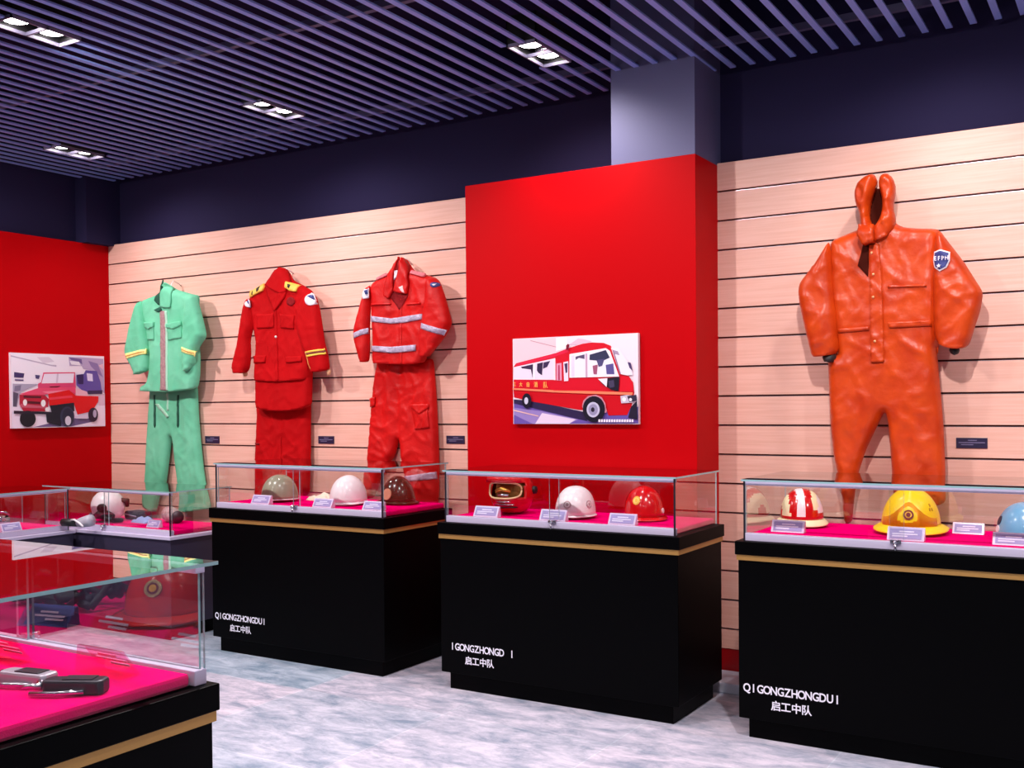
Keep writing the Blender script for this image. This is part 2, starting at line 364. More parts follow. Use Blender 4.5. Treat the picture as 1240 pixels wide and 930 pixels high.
# ------------------------------------------------------------------ helmets
def helmet(name, label, cat, loc, rz, M, ax, ay, h, front=.03, side=.012, back=.012, droop=.012, ridge=0, pw=2.2, brimM=None, z0=.018, paint=None, group='helmets in the display cases', lift=0, tiltx=0, tilty=0):
    """front looks to local -y; ax, ay half width and length of the shell, h its height"""
    t = thing(name, label, cat, loc, rz, group); t.rotation_euler = (tiltx, tilty, rz)
    nu, nv = 48, 16; vs = []; fs = []
    def shell(u, v, off=0):
        ph = 2 * PI * u / nu; th = (PI / 2) * v / nv
        c = abs(math.cos(th)) ** (2 / pw); s = abs(math.sin(th)) ** (2 / pw)
        rr = 1 + (.03 * (1 - v / nv) * (math.cos(ph - PI * 1.5) ** 2))
        x = (ax + off) * c * math.cos(ph) * rr; y = (ay + off) * c * math.sin(ph) * rr; z = z0 + (h - z0 + off) * s
        if ridge: z += ridge * math.exp(-(x / (.022)) ** 2) * s * (.4 + .6 * s)
        return (x, y, z)
    b = MB(); g = {}
    for v in range(nv + 1):
        for u in range(nu): vs.append(shell(u, v))
    base = len(vs)
    for u in range(nu): vs.append(tuple(Vector(shell(u, 0)) * .965 + Vector((0, 0, .001))))     # turned-in lower edge
    for v in range(nv):
        for u in range(nu): fs.append((v * nu + u, v * nu + (u + 1) % nu, (v + 1) * nu + (u + 1) % nu, (v + 1) * nu + u))
    for u in range(nu): fs.append((base + u, base + (u + 1) % nu, (u + 1) % nu, u))
    if paint is None: b.add(vs, fs, M, True)
    else:
        b.slot(M); b.v = vs
        for i, f in enumerate(fs):
            cc = sum((Vector(vs[j]) for j in f), Vector()) / 4; b.f.append(list(f)); b.mi.append(b.slot(paint(cc, cc.x / ax, cc.y / ay, (cc.z - z0) / (h - z0)) or M)); b.sm.append(True)
    sh = b.build('shell', None, t)
    if front or side:
        br = MB(); vs = []; fs = []; nr = 5
        for j in range(nr + 1):
            for u in range(nu):
                ph = 2 * PI * u / nu; x, y, z = shell(u, 0); d = Vector((x, y, 0)).normalized()
                fr = max(0, -math.sin(ph)); bk = max(0, math.sin(ph)); wd = side * abs(math.cos(ph)) + front * fr ** 1.4 + back * bk ** 1.4
                q = j / nr; vs.append((x * .985 + d.x * wd * q, y * .985 + d.y * wd * q, z - droop * q ** 1.5 * (.6 + .4 * fr) + .003))
        top = len(vs)
        for j in range(nr + 1):
            for u in range(nu): p = vs[j * nu + u]; vs.append((p[0], p[1], p[2] - .004))
        for j in range(nr):
            for u in range(nu):
                u2 = (u + 1) % nu; fs += [(j * nu + u, (j + 1) * nu + u, (j + 1) * nu + u2, j * nu + u2), (top + j * nu + u, top + j * nu + u2, top + (j + 1) * nu + u2, top + (j + 1) * nu + u)]
        for u in range(nu): u2 = (u + 1) % nu; fs += [(nr * nu + u, top + nr * nu + u, top + nr * nu + u2, nr * nu + u2), (u, u2, top + u2, top + u)]
        br.add(vs, fs, brimM or M, True).build('brim', None, t)
    t['_s'] = 0; del t['_s']
    return t, sh, shell
def on_shell(shell, ph, v, off=.0):
    p = Vector(shell(ph / (2 * PI) * 48, v * 16, off)); a = Vector(shell(ph / (2 * PI) * 48 + .4, v * 16, off)); c = Vector(shell(ph / (2 * PI) * 48, v * 16 + .4, off))
    n = (a - p).cross(c - p).normalized(); 
    if n.dot(p - Vector((0, 0, .03))) < 0: n = -n
    return p, n
def badge(shell, parent, ph, v, r, Ms, name='badge', pts=None, squash=1.0):
    """a shallow raised emblem made of stacked discs, lying on the shell"""
    p, n = on_shell(shell, ph, v); b = MB(); up = (Vector((0, 0, 1)) - n * n.z).normalized(); rt = up.cross(n)
    rad = r
    for k, M in enumerate(Ms):
        N = 20; hh = .002 + .0012 * k; vs = [p + rad * squash * math.cos(2 * PI * i / N) * rt + rad * math.sin(2 * PI * i / N) * up + n * (hh if j else -.008) for j in (0, 1) for i in range(N)]
        b.add(vs, [tuple(range(N, 2 * N))] + [(i, (i + 1) % N, N + (i + 1) % N, N + i) for i in range(N)], M); rad *= .66
    return b.build(name, None, parent, weld=False)
def pos(u, v, z=ZF, back=.1, ymax=9):
    p = at(u, v, z=z); d = Vector((p.x, p.y, 0)).normalized(); x, y = p.x + d.x * back, p.y + d.y * back
    return (x * min(1, ymax / y), min(y, ymax), z)
goldb = mat('gold_badge', (226, 170, 60), .35, .5); dkred = mat('dark_red_badge', (120, 20, 24), .5); ink = mat('faded_ink', (190, 160, 165), .6); inkdark = mat('dark_ink', (60, 50, 70), .6)
gg = mat('grey_green_enamel', (150, 150, 128), .25, coat=.5); wh = mat('white_enamel', (244, 236, 240), .3, coat=.3); ol = mat('dark_olive_enamel', (36, 34, 24), .2, spec=.3, coat=.5)
rd = mat('red_enamel', (205, 10, 16), .2, coat=.7); yl = mat('yellow_enamel', (250, 214, 20), .35, coat=.2); bl = mat('light_blue_enamel', (120, 176, 214), .25, coat=.5); cr = mat('cream_enamel', (246, 236, 190), .35); rub = mat('black_rubber', (22, 18, 22), .5)
CHAIN = mat('dull_metal', (130, 120, 125), .35, .9)
helmet('helmet', 'grey-green domed helmet with white rim in the case left of the red column', 'helmet', pos(339, 610.5, back=.19, ymax=4.96), R(-35), gg, .1, .112, .168, .006, .004, .004, .004, pw=2.2, brimM=wh)
t, sh, s = helmet('hard_hat', 'plain white hard hat between the grey-green and the dark olive helmet', 'helmet', pos(422, 613, back=.115, ymax=4.95), R(0), wh, .107, .115, .172, .012, .008, .008, .012, ridge=.004, pw=2.3)
t, sh, s = helmet('helmet', 'dark olive glossy helmet with thin flat brim beside the corner of its case', 'helmet', pos(482, 612, back=.11, ymax=4.95), R(75), ol, .098, .112, .168, .026, .014, .03, .010, pw=2.0)
badge(s, t, R(188), .2, .034, [mat('tan_leather', (196, 140, 110), .5)], 'ear_pad')
t, sh, s = helmet('helmet', 'white domed helmet with two faded emblems in the case before the red column', 'helmet', pos(697, 630, back=.115, ymax=4.92), R(0), wh, .102, .112, .166, .006, .008, .004, .006, pw=2.35)
for ph in (276, 344): badge(s, t, R(ph), .22, .02, [ink, wh, ink], 'emblem')
t, sh, s = helmet('hard_hat', 'red hard hat with gold badge on its front', 'helmet', pos(780, 632, back=.12, ymax=4.905), R(30), rd, .103, .116, .170, .03, .014, .02, .012, ridge=.003, pw=2.35)
badge(s, t, R(240), .34, .023, [goldb, mat('badge_yellow', (250, 215, 120), .4), goldb], 'badge', squash=.85)
badge(s, t, R(330), .10, .014, [wh], 'side_button')
# striped helmet
def stripes(c, a, b, q):
    if q < .10: return None
    if abs(a - (-.18)) < .17 and q > .18: return MATS['white_enamel']
    if abs(a + .80) < .14 and q < .85: return MATS['cream_enamel']
    if abs(a - .47) < .15 and .30 < q < .93: return MATS['cream_enamel']
    if abs(a - .77) < .16 and q > .28 and q < .9: return MATS['white_enamel']
t, sh, s = helmet('helmet', 'red helmet with white and cream stripes and a pale brim', 'helmet', pos(971, 640, back=.115, ymax=4.95), R(25), rd, .1, .108, .178, .022, .02, .02, .027, pw=2.25, brimM=cr, paint=stripes, z0=.035)
# yellow helmet
t, sh, s = helmet('helmet', 'yellow wide-brimmed helmet with round emblem in the right-hand case', 'helmet', pos(1103, 650, back=.14, ymax=4.93), R(6), yl, .124, .13, .205, .03, .035, .04, .03, ridge=.012, pw=2.0, z0=.04)
fp = MB(); vs = []; N = 17
for i in range(N):
    ph = 270 - 62 + 124 * i / (N - 1); hgt = .14 + .28 * math.exp(-((ph - 270) / 28) ** 2)
    for v in (.0, hgt):
        p, n = on_shell(s, R(ph), v); vs += [p + n * .004, p - n * .004]
for i in range(N - 1):
    o = i * 4; fp.add([vs[o], vs[o + 2], vs[o + 6], vs[o + 4], vs[o + 1], vs[o + 3], vs[o + 7], vs[o + 5]], [(0, 3, 2, 1), (4, 5, 6, 7), (0, 1, 5, 4), (1, 2, 6, 5), (3, 0, 4, 7), (2, 3, 7, 6)], mat('amber_plate', (236, 150, 10), .4), True)
fp.build('front_plate', None, t, label='amber front plate')
badge(s, t, R(270), .20, .022, [dkred, goldb, dkred], 'emblem')
for v, ph in ((.30, 325), (.38, 322), (.30, 318)): badge(s, t, R(ph), v, .008, [mat('ochre_ink', (190, 140, 20), .5)], 'mark', squash=.5)
# blue helmet, cut by the frame
t, sh, s = helmet('helmet', 'light blue domed helmet at the right edge of the photo', 'helmet', pos(1244, 663, back=.20, ymax=4.95), R(-10), bl, .118, .12, .165, .0, .0, .0, .01, pw=2.3)
badge(s, t, R(215), .28, .02, [inkdark], 'emblem', squash=.8); badge(s, t, R(215), .12, .016, [wh], 'emblem')
# red full-face helmet
def fullface(label, loc, rz):
    t = thing('full_face_helmet', label, 'helmet', loc, rz, 'helmets in the display cases'); nu, nv = 48, 30; vs = []; fs = []; b = MB()
    a0, b0, h = .116, .138, .226
    def pt(ph, q, off=0):
        th = PI * q; z = h * (1 - q) if False else h / 2 + h / 2 * math.cos(th * .86)
        rr = math.sin(max(th * .86, .0)) ** .72
        x = (a0 + off) * rr * math.cos(ph); y = (b0 + off) * rr * math.sin(ph)
        if y < 0 and q > .45: y *= 1 + .12 * (q - .45)
        return Vector((x, y, z - h * .046))
    for v in range(nv + 1):
        for u in range(nu): vs.append(pt(2 * PI * u / nu, v / nv))
    def inside(c): return c.y < -.02 and abs(c.x) < .098 and .085 < c.z < .165
    for v in range(nv):
        for u in range(nu):
            f = (v * nu + u, v * nu + (u + 1) % nu, (v + 1) * nu + (u + 1) % nu, (v + 1) * nu + u); c = sum((vs[i] for i in f), Vector()) / 4
            if not inside(c): fs.append(f)
    b.add(vs, fs, rd, True); o = b.build('shell', None, t); so = o.modifiers.new('solid', 'SOLIDIFY'); so.thickness = .008; so.offset = -1
    # lining inside the face opening, gold-tinted face piece, trim, chin vents
    li = MB().lathe([(.001, .2), (.05, .19), (.085, .15), (.09, .1), (.08, .03)], 24, mat('gold_lining', (150, 110, 50), .35, .4), 1.0, 1.15); li.build('lining', None, t)
    tr2 = MB(); ring = []
    for i in range(33):
        a = 2 * PI * i / 32; xx = .092 * math.copysign(abs(math.cos(a)) ** .6, math.cos(a)); zz = .125 + .042 * math.copysign(abs(math.sin(a)) ** .6, math.sin(a))
        yy = -(b0 + .006) * math.sqrt(max(0, 1 - (xx / (a0 + .004)) ** 2)) * (.99 if zz > .12 else 1.03); ring.append((xx, yy, zz))
    tr2.tube(ring, .005, 6, mat('cream_trim', (236, 200, 150), .4)).build('opening_trim', None, t)
    vz = MB(); vs = []; N = 21
    for i in range(N):
        xx = -.1 + .2 * i / (N - 1); yy = -(b0 + .012) * math.sqrt(1 - (xx / (a0 + .02)) ** 2)
        vs += [(xx, yy - .012, .168), (xx, yy, .205), (xx, yy - .017, .168), (xx, yy - .006, .207)]
    for i in range(N - 1):
        o = 4 * i; vz.add([vs[o + j] for j in (0, 1, 3, 2)] + [vs[o + 4 + j] for j in (0, 1, 3, 2)], [(0, 1, 5, 4), (1, 2, 6, 5), (2, 3, 7, 6), (3, 0, 4, 7)], rd, True)
    vz.build('visor', None, t)
    wp = MB(); vs = []
    for i in range(9):
        for j in range(7):
            q = .06 + .22 * j / 6; ph = R(270 - 22 + 36 * i / 8); p = pt(ph, q, .0025); vs.append(p)
    wp.add(vs, [(i * 7 + j, i * 7 + j + 1, (i + 1) * 7 + j + 1, (i + 1) * 7 + j) for i in range(8) for j in range(6)], wh, True)
    o = wp.build('white_patch', None, t); so = o.modifiers.new('solid', 'SOLIDIFY'); so.thickness = .002
    ch = MB()
    for zz in (.035, .05, .065): ch.tube([(.085 * math.sin(a), -(b0 + .008) * math.cos(a) * .96, zz) for a in np.linspace(-.9, .9, 12)], .004, 6, steel if zz > .04 else rub)
    ch.build('chin_vent', None, t)
    nz = MB().lathe([(.001, .012), (.02, .012), (.022, 0), (.022, -.01), (.001, -.01)], 16, rub).xf(Matrix.Translation((a0 + .002, .02, .12)) @ Matrix.Rotation(PI / 2, 4, 'Y')); nz.build('side_knob', None, t)
    fm = MB()
    fm.tube([(-.04, -.12, .12), (0, -.142, .135), (.04, -.12, .12)], .012, 8, mat('brass', (214, 170, 80), .25, .9)).tube([(-.03, -.125, .10), (.03, -.125, .10)], .01, 8, steel).build('face_piece', None, t)
    return t
fullface('red full-face helmet with white crown patch and gold-lined opening', (lambda q: (q[0], q[1], q[2] + .009))(pos(621, 627, back=.22, ymax=4.885)), R(8))
# helmet of the nearest case: it stands just left of the view and shows in the rear glass
t, sh, s = helmet('hard_hat', 'orange-red ridged hard hat reflected in the glass of the nearest case', 'helmet', (-2.34, 1.225, ZF), R(180 - 32), mat('orange_red_enamel', (235, 40, 12), .25, coat=.5), .112, .13, .178, .035, .028, .03, .014, ridge=.014, pw=2.1, z0=.024)
badge(s, t, R(270), .30, .024, [mat('silver_badge', (190, 170, 120), .35, .6), dkred, goldb], 'badge')

# ------------------------------------------------------------------ other exhibits
# white folded canvas behind the placard between the helmets
def cloth_lump(name, label, cat, loc, rz, w, d, h, M, seed, group=None):
    nx, ny = 26, 16; vs = []; fs = []
    for j in range(ny + 1):
        for i in range(nx + 1):
            a, b = i / nx * 2 - 1, j / ny * 2 - 1; e = max(0, 1 - abs(a) ** 3) * max(0, 1 - abs(b) ** 3)
            z = h * e ** .5 * (.55 + .45 * noise.noise(Vector((a * 2.2 + seed, b * 2.5, seed)))) + .006 * e * noise.noise(Vector((a * 7, b * 7, seed)))
            vs.append((a * w / 2 * (1 + .12 * noise.noise(Vector((b * 2, seed, 3)))), b * d / 2 * (1 + .15 * noise.noise(Vector((a * 2, seed, 9)))), max(z, .001)))
    for j in range(ny):
        for i in range(nx): k = j * (nx + 1) + i; fs.append((k, k + 1, k + nx + 2, k + nx + 1))
    n = len(vs); vs += [(v[0], v[1], 0) for v in vs]
    bd = [i for i in range(nx + 1)] + [j * (nx + 1) + nx for j in range(1, ny + 1)] + [ny * (nx + 1) + i for i in range(nx - 1, -1, -1)] + [j * (nx + 1) for j in range(ny - 1, 0, -1)]
    fs += [tuple(n + i for i in f[::-1]) for f in fs]; fs += [(bd[i], bd[(i + 1) % len(bd)], n + bd[(i + 1) % len(bd)], n + bd[i]) for i in range(len(bd))]
    return tag(MB().add(vs, fs, M, True).build(name, loc=loc, rz=rz), label, cat, group)
cloth_lump('folded_canvas', 'crumpled cream canvas behind the placard left of the white hard hat', 'cloth', pos(392, 607, back=.06), R(-20), .22, .13, .055, mat('cream_canvas', (236, 224, 204), .85, bump=(40, .3)), 2.3)
# corner case
t = thing('breathing_helmet', 'white round helmet with a black breathing mask in the corner case', 'helmet', pos(131, 633, z=ZL, back=.12), R(38), 'helmets in the display cases')
MB().lathe([(.085, .02), (.105, .05), (.115, .1), (.112, .135), (.098, .17), (.07, .2), (.035, .215), (.001, .218)], 32, wh).build('shell', None, t)
MB().lathe([(.001, .05), (.02, .05), (.03, .03), (.034, 0), (.03, -.02)], 16, rub).xf(Matrix.Translation((-.01, -.105, .10)) @ Matrix.Rotation(R(80), 4, 'X')).build('breathing_valve', None, t)
mk = MB().tube([(-.06, -.09, .045), (-.02, -.125, .06), (.03, -.12, .05), (.06, -.09, .04)], [.02, .035, .035, .02], 10, rub); mk.tube([(.01, -.13, .05), (.03, -.16, .03), (.08, -.15, .02), (.12, -.1, .015)], .016, 10, rub); mk.build('mask', None, t)
MB().tube([(.1, -.03, .15), (.13, .0, .14), (.13, .01, .1)], [.016, .022, .012], 8, mat('brown_pad', (90, 40, 36), .6)).build('ear_pad', None, t)
st = MB().tube([(-.1, -.03, .06), (-.13, -.06, .02), (-.1, -.1, .012), (-.05, -.13, .012)], .012, 6, mat('grey_strap', (150, 145, 160), .6)); st.build('strap', None, t)
p = pos(168, 632, z=ZL, back=.19)
t = thing('equipment_pouch', 'flat black equipment pouch right of the breathing helmet', 'pouch', p, R(-10))
MB().box((-.10, -.06, 0), (.09, .06, .06), rub).build('pouch_body', None, t, bevel=.015); MB().tube([(-.1, -.065, .04), (.08, -.065, .03)], .004, 6, mat('grey_strap', (150, 145, 160), .6)).build('zip', None, t)
p = pos(92, 639, z=ZL, back=.03)
t = thing('hand_torch', 'black torch with grey head lying left of the breathing helmet', 'torch', p, R(12))
MB().tube([(-.12, 0, .03), (-.11, 0, .03), (.02, 0, .03)], [.018, .026, .026], 14, rub).build('barrel', None, t)
MB().tube([(.02, 0, .03), (.05, 0, .034), (.1, .01, .045), (.125, .012, .05)], [.026, .034, .04, .038], 14, mat('grey_plastic', (176, 172, 186), .35)).build('torch_head', None, t)
MB().tube([(-.02, -.02, .05), (.02, -.035, .055), (.07, -.04, .03), (.1, -.045, .012)], .007, 6, wh).build('cord', None, t)
cloth_lump('folded_gloves', 'folded pale blue gloves between the black pouch and the grey canister', 'gloves', pos(174, 633, z=ZL, back=.02), R(-8), .17, .1, .055, mat('pale_blue_cloth', (150, 165, 215), .8), 5.1)
p = pos(209, 633, z=ZL, back=.02)
t = thing('canister', 'pale grey canister lying on its side with a dark ringed end', 'canister', p, R(-18))
MB().tube([(-.11, 0, .055), (-.1, 0, .055), (-.06, 0, .055), (0, 0, .052), (.05, 0, .047), (.075, 0, .045)], [.01, .04, .055, .052, .045, .04], 20, mat('speckled_grey', (206, 186, 184), .6, var=(30, (160, 130, 130)))).build('canister_body', None, t)
MB().tube([(.072, 0, .045), (.09, 0, .044), (.1, 0, .043)], [.04, .043, .041], 20, mat('dark_grey_metal', (84, 72, 78), .4, .5)).build('end_cap', None, t)
# left-wall case
p = pos(-4, 645, z=ZL, back=.19)
t = thing('hose_coupling', 'chrome hose coupling with handle at the left edge of the photo', 'coupling', p, R(60))
MB().tube([(-.09, 0, .05), (-.03, 0, .05), (-.02, 0, .05), (.05, 0, .05), (.055, 0, .05), (.08, 0, .05)], [.036, .036, .046, .046, .034, .034], 20, steel).build('coupling_body', None, t)
MB().tube([(.0, -.02, .09), (.01, -.06, .12), (.05, -.07, .12), (.07, -.03, .1), (.06, .0, .085)], .008, 10, steel).build('handle', None, t)
MB().lathe([(.03, .0), (.04, .0), (.04, .02), (.03, .02), (.03, 0)], 20, mat('grey_strap', (150, 145, 160), .6)).xf(Matrix.Translation((.06, -.03, .002))).build('ring', None, t)
# nearest case: two handheld radios
rg = mat('gunmetal', (176, 168, 182), .4, .35); rgd = mat('dark_gunmetal', (46, 42, 52), .4, .4)
def radio(label, loc, rz, M, ant):
    t = thing('handheld_radio', label, 'radio', loc, rz); t.scale = (.84, .84, .84)
    b = MB().prism([(-.075, -.026), (.062, -.03), (.072, -.018), (.072, .02), (.06, .03), (-.07, .026), (-.082, .01), (-.082, -.012)], 0, .036, 'z', M); b.build('radio_body', None, t, bevel=.007)
    MB().box((-.03, -.02, .036), (.045, .02, .039), rgd).build('front_panel', None, t, bevel=.001)
    MB().tube([(-.08, -.012, .02), (-.115, -.014, .02), (-.115 - ant, -.018, .017)], [.008, .006, .004], 8, steel).build('antenna', None, t)
    MB().tube([(-.08, .014, .02), (-.105, .015, .02)], [.009, .009], 10, steel).build('knob', None, t)
    MB().tube([(.03, -.034, .012), (-.03, -.045, .01), (-.10, -.04, .008)], .006, 8, steel).build('wire_loop', None, t)
    return t
ra, rb_ = at(36, 824, z=ZF + .01), at(94, 833, z=ZF + .01)
radio('steel handheld radio lying on the pink felt of the nearest case, left one', (ra.x, ra.y, ZF), R(12), rg, .05)
radio('darker handheld radio beside the steel one, nearer the corner of the case', (rb_.x, rb_.y, ZF), R(30), rgd, .015)
# black harness reflected in the rear glass
t = thing('harness', 'tangled black harness with steel buckles reflected in the nearest case', 'harness', (-2.74, 1.24, ZF))
random.seed(11)
for k in range(9):
    hb = MB(); a = random.uniform(0, 6.28); pts = []
    q = Vector((random.uniform(-.12, .1), random.uniform(-.06, .06), .02))
    for i in range(7):
        pts.append(tuple(q)); a += random.uniform(-.9, .9); q = q + Vector((math.cos(a) * .05, math.sin(a) * .03, random.uniform(-.02, .035))); q.z = min(max(q.z, .014), .14); q.x = min(max(q.x, -.16), .15); q.y = min(max(q.y, -.09), .09)
    hb.tube(pts, random.uniform(.009, .014), 7, mat('black_webbing', (52, 48, 58), .55)); hb.build('strap', None, t)
bk = MB()
for c in ((.08, .05, .06), (-.03, .07, .1), (-.1, .06, .05)): bk.tube([(c[0] - .03, c[1], c[2]), (c[0], c[1] + .01, c[2] + .01), (c[0] + .03, c[1], c[2])], .009, 8, steel)
bk.build('buckle', None, t, weld=False)

# ------------------------------------------------------------------ garments on the wall
class Piece:
    """a hanging piece of cloth: silhouette in the plane y, swelling towards the room, with drape folds"""
    def __init__(s, pts, y=5.285, th=.05, back=.012, rnd=.05, fold=.007, fs=(13, 1.6), seed=0, off=0, crease=(), hole=None, sag=0):
        s.y, s.th, s.back, s.rnd, s.fold, s.fs, s.seed, s.off, s.crease, s.hole = y + off, th, back, rnd, fold, fs, seed, 0, crease, hole
        q = [at(u, v, y=y) for u, v in pts]; s.o = smooth_poly(np.array([(p.x, p.z) for p in q]))
        if hole is not None: s.h = np.array([(p.x, p.z) for p in (at(u, v, y=y) for u, v in hole)])
    def dist(s, P, poly=None, edge=False):
        poly = s.o if poly is None else poly; a = poly; b = np.roll(poly, -1, 0)
        if edge:                                   # hems that look down stay open: they do not close the swelling
            d = b - a; sgn = 1 if (a[:, 0] * b[:, 1] - b[:, 0] * a[:, 1]).sum() > 0 else -1
            k = (-sgn * d[:, 0] / (np.hypot(d[:, 0], d[:, 1]) + 1e-9)) > -.72; a, b = a[k], b[k]
        d = b - a; L2 = (d ** 2).sum(1) + 1e-12
        t = np.clip(((P[:, None, :] - a) * d).sum(2) / L2, 0, 1); c = a + t[..., None] * d
        return np.sqrt(((P[:, None, :] - c) ** 2).sum(2)).min(1)
    def front(s, P):
        P = np.asarray(P, float); dd = s.dist(P, edge=True); t = np.clip(dd / s.rnd, 0, 1); prof = np.sqrt(1 - (1 - t) ** 2)
        y = -s.th * prof
        for i, (x, z) in enumerate(P):
            w = .25 + .75 * t[i]
            wx, wz = x + .03 * noise.noise(Vector((x * 5, z * 5, s.seed))), z + .04 * noise.noise(Vector((z * 4, x * 4, s.seed + 7)))
            n = noise.noise(Vector((wx * s.fs[0] + s.seed, wz * s.fs[1] - s.seed, s.seed)))
            r1 = max(0, 1 - abs(noise.noise(Vector((wx * 9 + wz * 5, wz * 4 - wx * 4 + s.seed, s.seed + 2)))) * 5)
            r2 = max(0, 1 - abs(noise.noise(Vector((wx * 7 - wz * 9, wz * 5 + wx * 4, s.seed + 5)))) * 6)
            y[i] -= w * s.fold * (n * 1.1 + .55 * r1 + .45 * r2)
            for (ax, az, bx, bz, wd, dp) in s.crease:
                dx, dz = bx - ax, bz - az; q = max(0, min(1, ((x - ax) * dx + (z - az) * dz) / (dx * dx + dz * dz))); e = math.hypot(x - ax - q * dx, z - az - q * dz)
                y[i] -= dp * math.exp(-(e / wd) ** 2)
        if s.hole is not None:
            ins = np.array([pin(p, s.h) for p in P]); dh = s.dist(P, s.h); y = np.where(ins, y + np.minimum(dh / .02, 1) * .075, y)
        return s.y + np.minimum(y, .03)
    def mesh(s, M, step=.014):
        pts, tri, nb = tri_poly(s.o, step); yf = s.front(pts); dd = s.dist(pts); t = np.clip(dd / s.rnd, 0, 1); yb = s.y + .003 + s.back * np.sqrt(1 - (1 - t) ** 2)
        yf = np.minimum(yf, yb - .006); n = len(pts)
        vs = [(p[0], y, p[1]) for p, y in zip(pts, yf)] + [(p[0], y, p[1]) for p, y in zip(pts, yb)]
        fs = [tuple(f) for f in tri] + [tuple(n + i for i in f[::-1]) for f in tri] + [(i, (i + 1) % nb, n + (i + 1) % nb, n + i) for i in range(nb)]
        return MB().add(vs, fs, M, True)
    def patch(s, pts, M, lift=.004, step=.012, rough=0, mb=None, y=None):
        """a flat thing sewn on: follows the cloth, `lift` proud of it"""
        q = [at(u, v, y=s.y if y is None else y) for u, v in pts]; o = np.array([(p.x, p.z) for p in q]); P, tri, nb = tri_poly(dense(o, step), step)
        yf = s.front(P) - lift; yb = yf + lift + .004; n = len(P)
        vs = [(p[0], a, p[1]) for p, a in zip(P, yf)] + [(p[0], b, p[1]) for p, b in zip(P, yb)]
        fs = [tuple(f) for f in tri] + [tuple(n + i for i in f[::-1]) for f in tri] + [(i, (i + 1) % nb, n + (i + 1) % nb, n + i) for i in range(nb)]
        return (mb or MB()).add(vs, fs, M, True)
def pin(p, poly):
    x, y = p; c = False; n = len(poly); j = n - 1
    for i in range(n):
        if (poly[i][1] > y) != (poly[j][1] > y) and x < (poly[j][0] - poly[i][0]) * (y - poly[i][1]) / (poly[j][1] - poly[i][1]) + poly[i][0]: c = not c
        j = i
    return c
def dense(o, step):
    out = []
    for i in range(len(o)):
        a, b = o[i], o[(i + 1) % len(o)]; n = max(1, int(np.hypot(*(b - a)) / step))
        for k in range(n): out.append(a + (b - a) * k / n)
    return np.array(out)
def smooth_poly(o, step=.016):
    q = dense(o, step)
    for _ in range(2): q = .5 * q + .25 * (np.roll(q, 1, 0) + np.roll(q, -1, 0))
    return q
def tri_poly(o, step):
    if (np.roll(o[:, 0], -1) * o[:, 1] - o[:, 0] * np.roll(o[:, 1], -1)).sum() > 0: o = o[::-1]
    lo, hi = o.min(0), o.max(0); ins = []
    b = np.roll(o, -1, 0); d = b - o; L2 = (d ** 2).sum(1) + 1e-12
    for j, z in enumerate(np.arange(lo[1], hi[1], step * .87)):
        for x in np.arange(lo[0] + (step / 2 if j % 2 else 0), hi[0], step):
            p = np.array((x, z))
            if pin(p, o):
                t = np.clip(((p - o) * d).sum(1) / L2, 0, 1)
                if (((p - o - t[:, None] * d) ** 2).sum(1)).min() > (step * .45) ** 2: ins.append(p)
    n = len(o); P = [Vector(p) for p in o] + [Vector(p) for p in ins]
    V, E, F, ov, oe, of = delaunay_2d_cdt(P, [(i, (i + 1) % n) for i in range(n)], [], 1, 1e-6)
    return np.array([(v.x, v.y) for v in V]), F, n
def Z(ox, oy, s): return lambda *p: [(ox + a / s, oy + b / s) for a, b in p]
def hanger(t, u, v, y, M=None):
    M = M or mat('white_hook', (236, 232, 236), .4)
    """hook from the neck of the garment to the groove of the wall"""
    p = at(u, v, y=y); b = MB().tube([(p.x, y + .02, p.z - .07), (p.x, y + .01, p.z - .02), (p.x, y + .03, p.z + .006), (p.x - .01, YB - .03, p.z - .004), (p.x - .012, YB - .002, p.z - .02)], .004, 8, M); put(b, 'hook', t, 'small metal hook')
YG = 5.285
def cloth_mat(n, c, c2, rough=.75, b=.12, sc=160, spec=.25, **k): return mat(n, c, rough, spec=spec, bump=(sc, b), var=(5, c2), **k)
GRP = 'uniforms hung on the wood wall'

# --- green suit
gm = cloth_mat('green_cotton', (116, 204, 166), (100, 192, 152)); gd = cloth_mat('green_shade_and_cord', (40, 92, 74), (32, 80, 64)); yst = mat('yellow_tape', (244, 240, 150), .6); ost = mat('orange_line', (214, 140, 70), .6); zpm = mat('grey_pink_tape', (176, 140, 142), .6, var=(60, (150, 116, 122)))  # gd paints the shade inside the collar; also the drawstring colour
A = Z(150, 330, 6.2)
t = thing('work_jacket', 'green work jacket with yellow cuff bands and a grey zip tape', 'jacket', at(204, 345, y=YG), 0, GRP); BASE = at(204, 345, y=YG)
def put(mb, name, par, label=None):
    o = mb.build(name, None, par, label=label, weld=False); r = par
    while r.parent: r = r.parent
    off = Vector(r.location)
    if par is r: o.location = -off
    return o
body = Piece(A((275, 160), (150, 208), (160, 300), (190, 420), (205, 520), (212, 640), (205, 760), (190, 825), (140, 850), (132, 885), (200, 893), (360, 897), (480, 882), (556, 868), (572, 780), (575, 650), (570, 560), (560, 400), (568, 172), (505, 160), (400, 128), (345, 95)), seed=1.5)
put(body.mesh(gm), 'jacket_body', t)
sl1 = Piece(A((155, 205), (125, 260), (95, 380), (60, 540), (50, 600), (60, 640), (95, 700), (125, 772), (215, 735), (215, 640), (210, 520), (195, 400), (180, 290)), off=-.03, th=.055, rnd=.05, seed=3); so1 = put(sl1.mesh(gm), 'sleeve', t)
sl2 = Piece(A((505, 165), (570, 170), (595, 260), (625, 380), (648, 480), (600, 550), (575, 600), (570, 690), (520, 750), (480, 715), (478, 640), (475, 560), (490, 420), (495, 300)), off=-.03, th=.055, rnd=.05, seed=5); so2 = put(sl2.mesh(gm), 'sleeve', t)
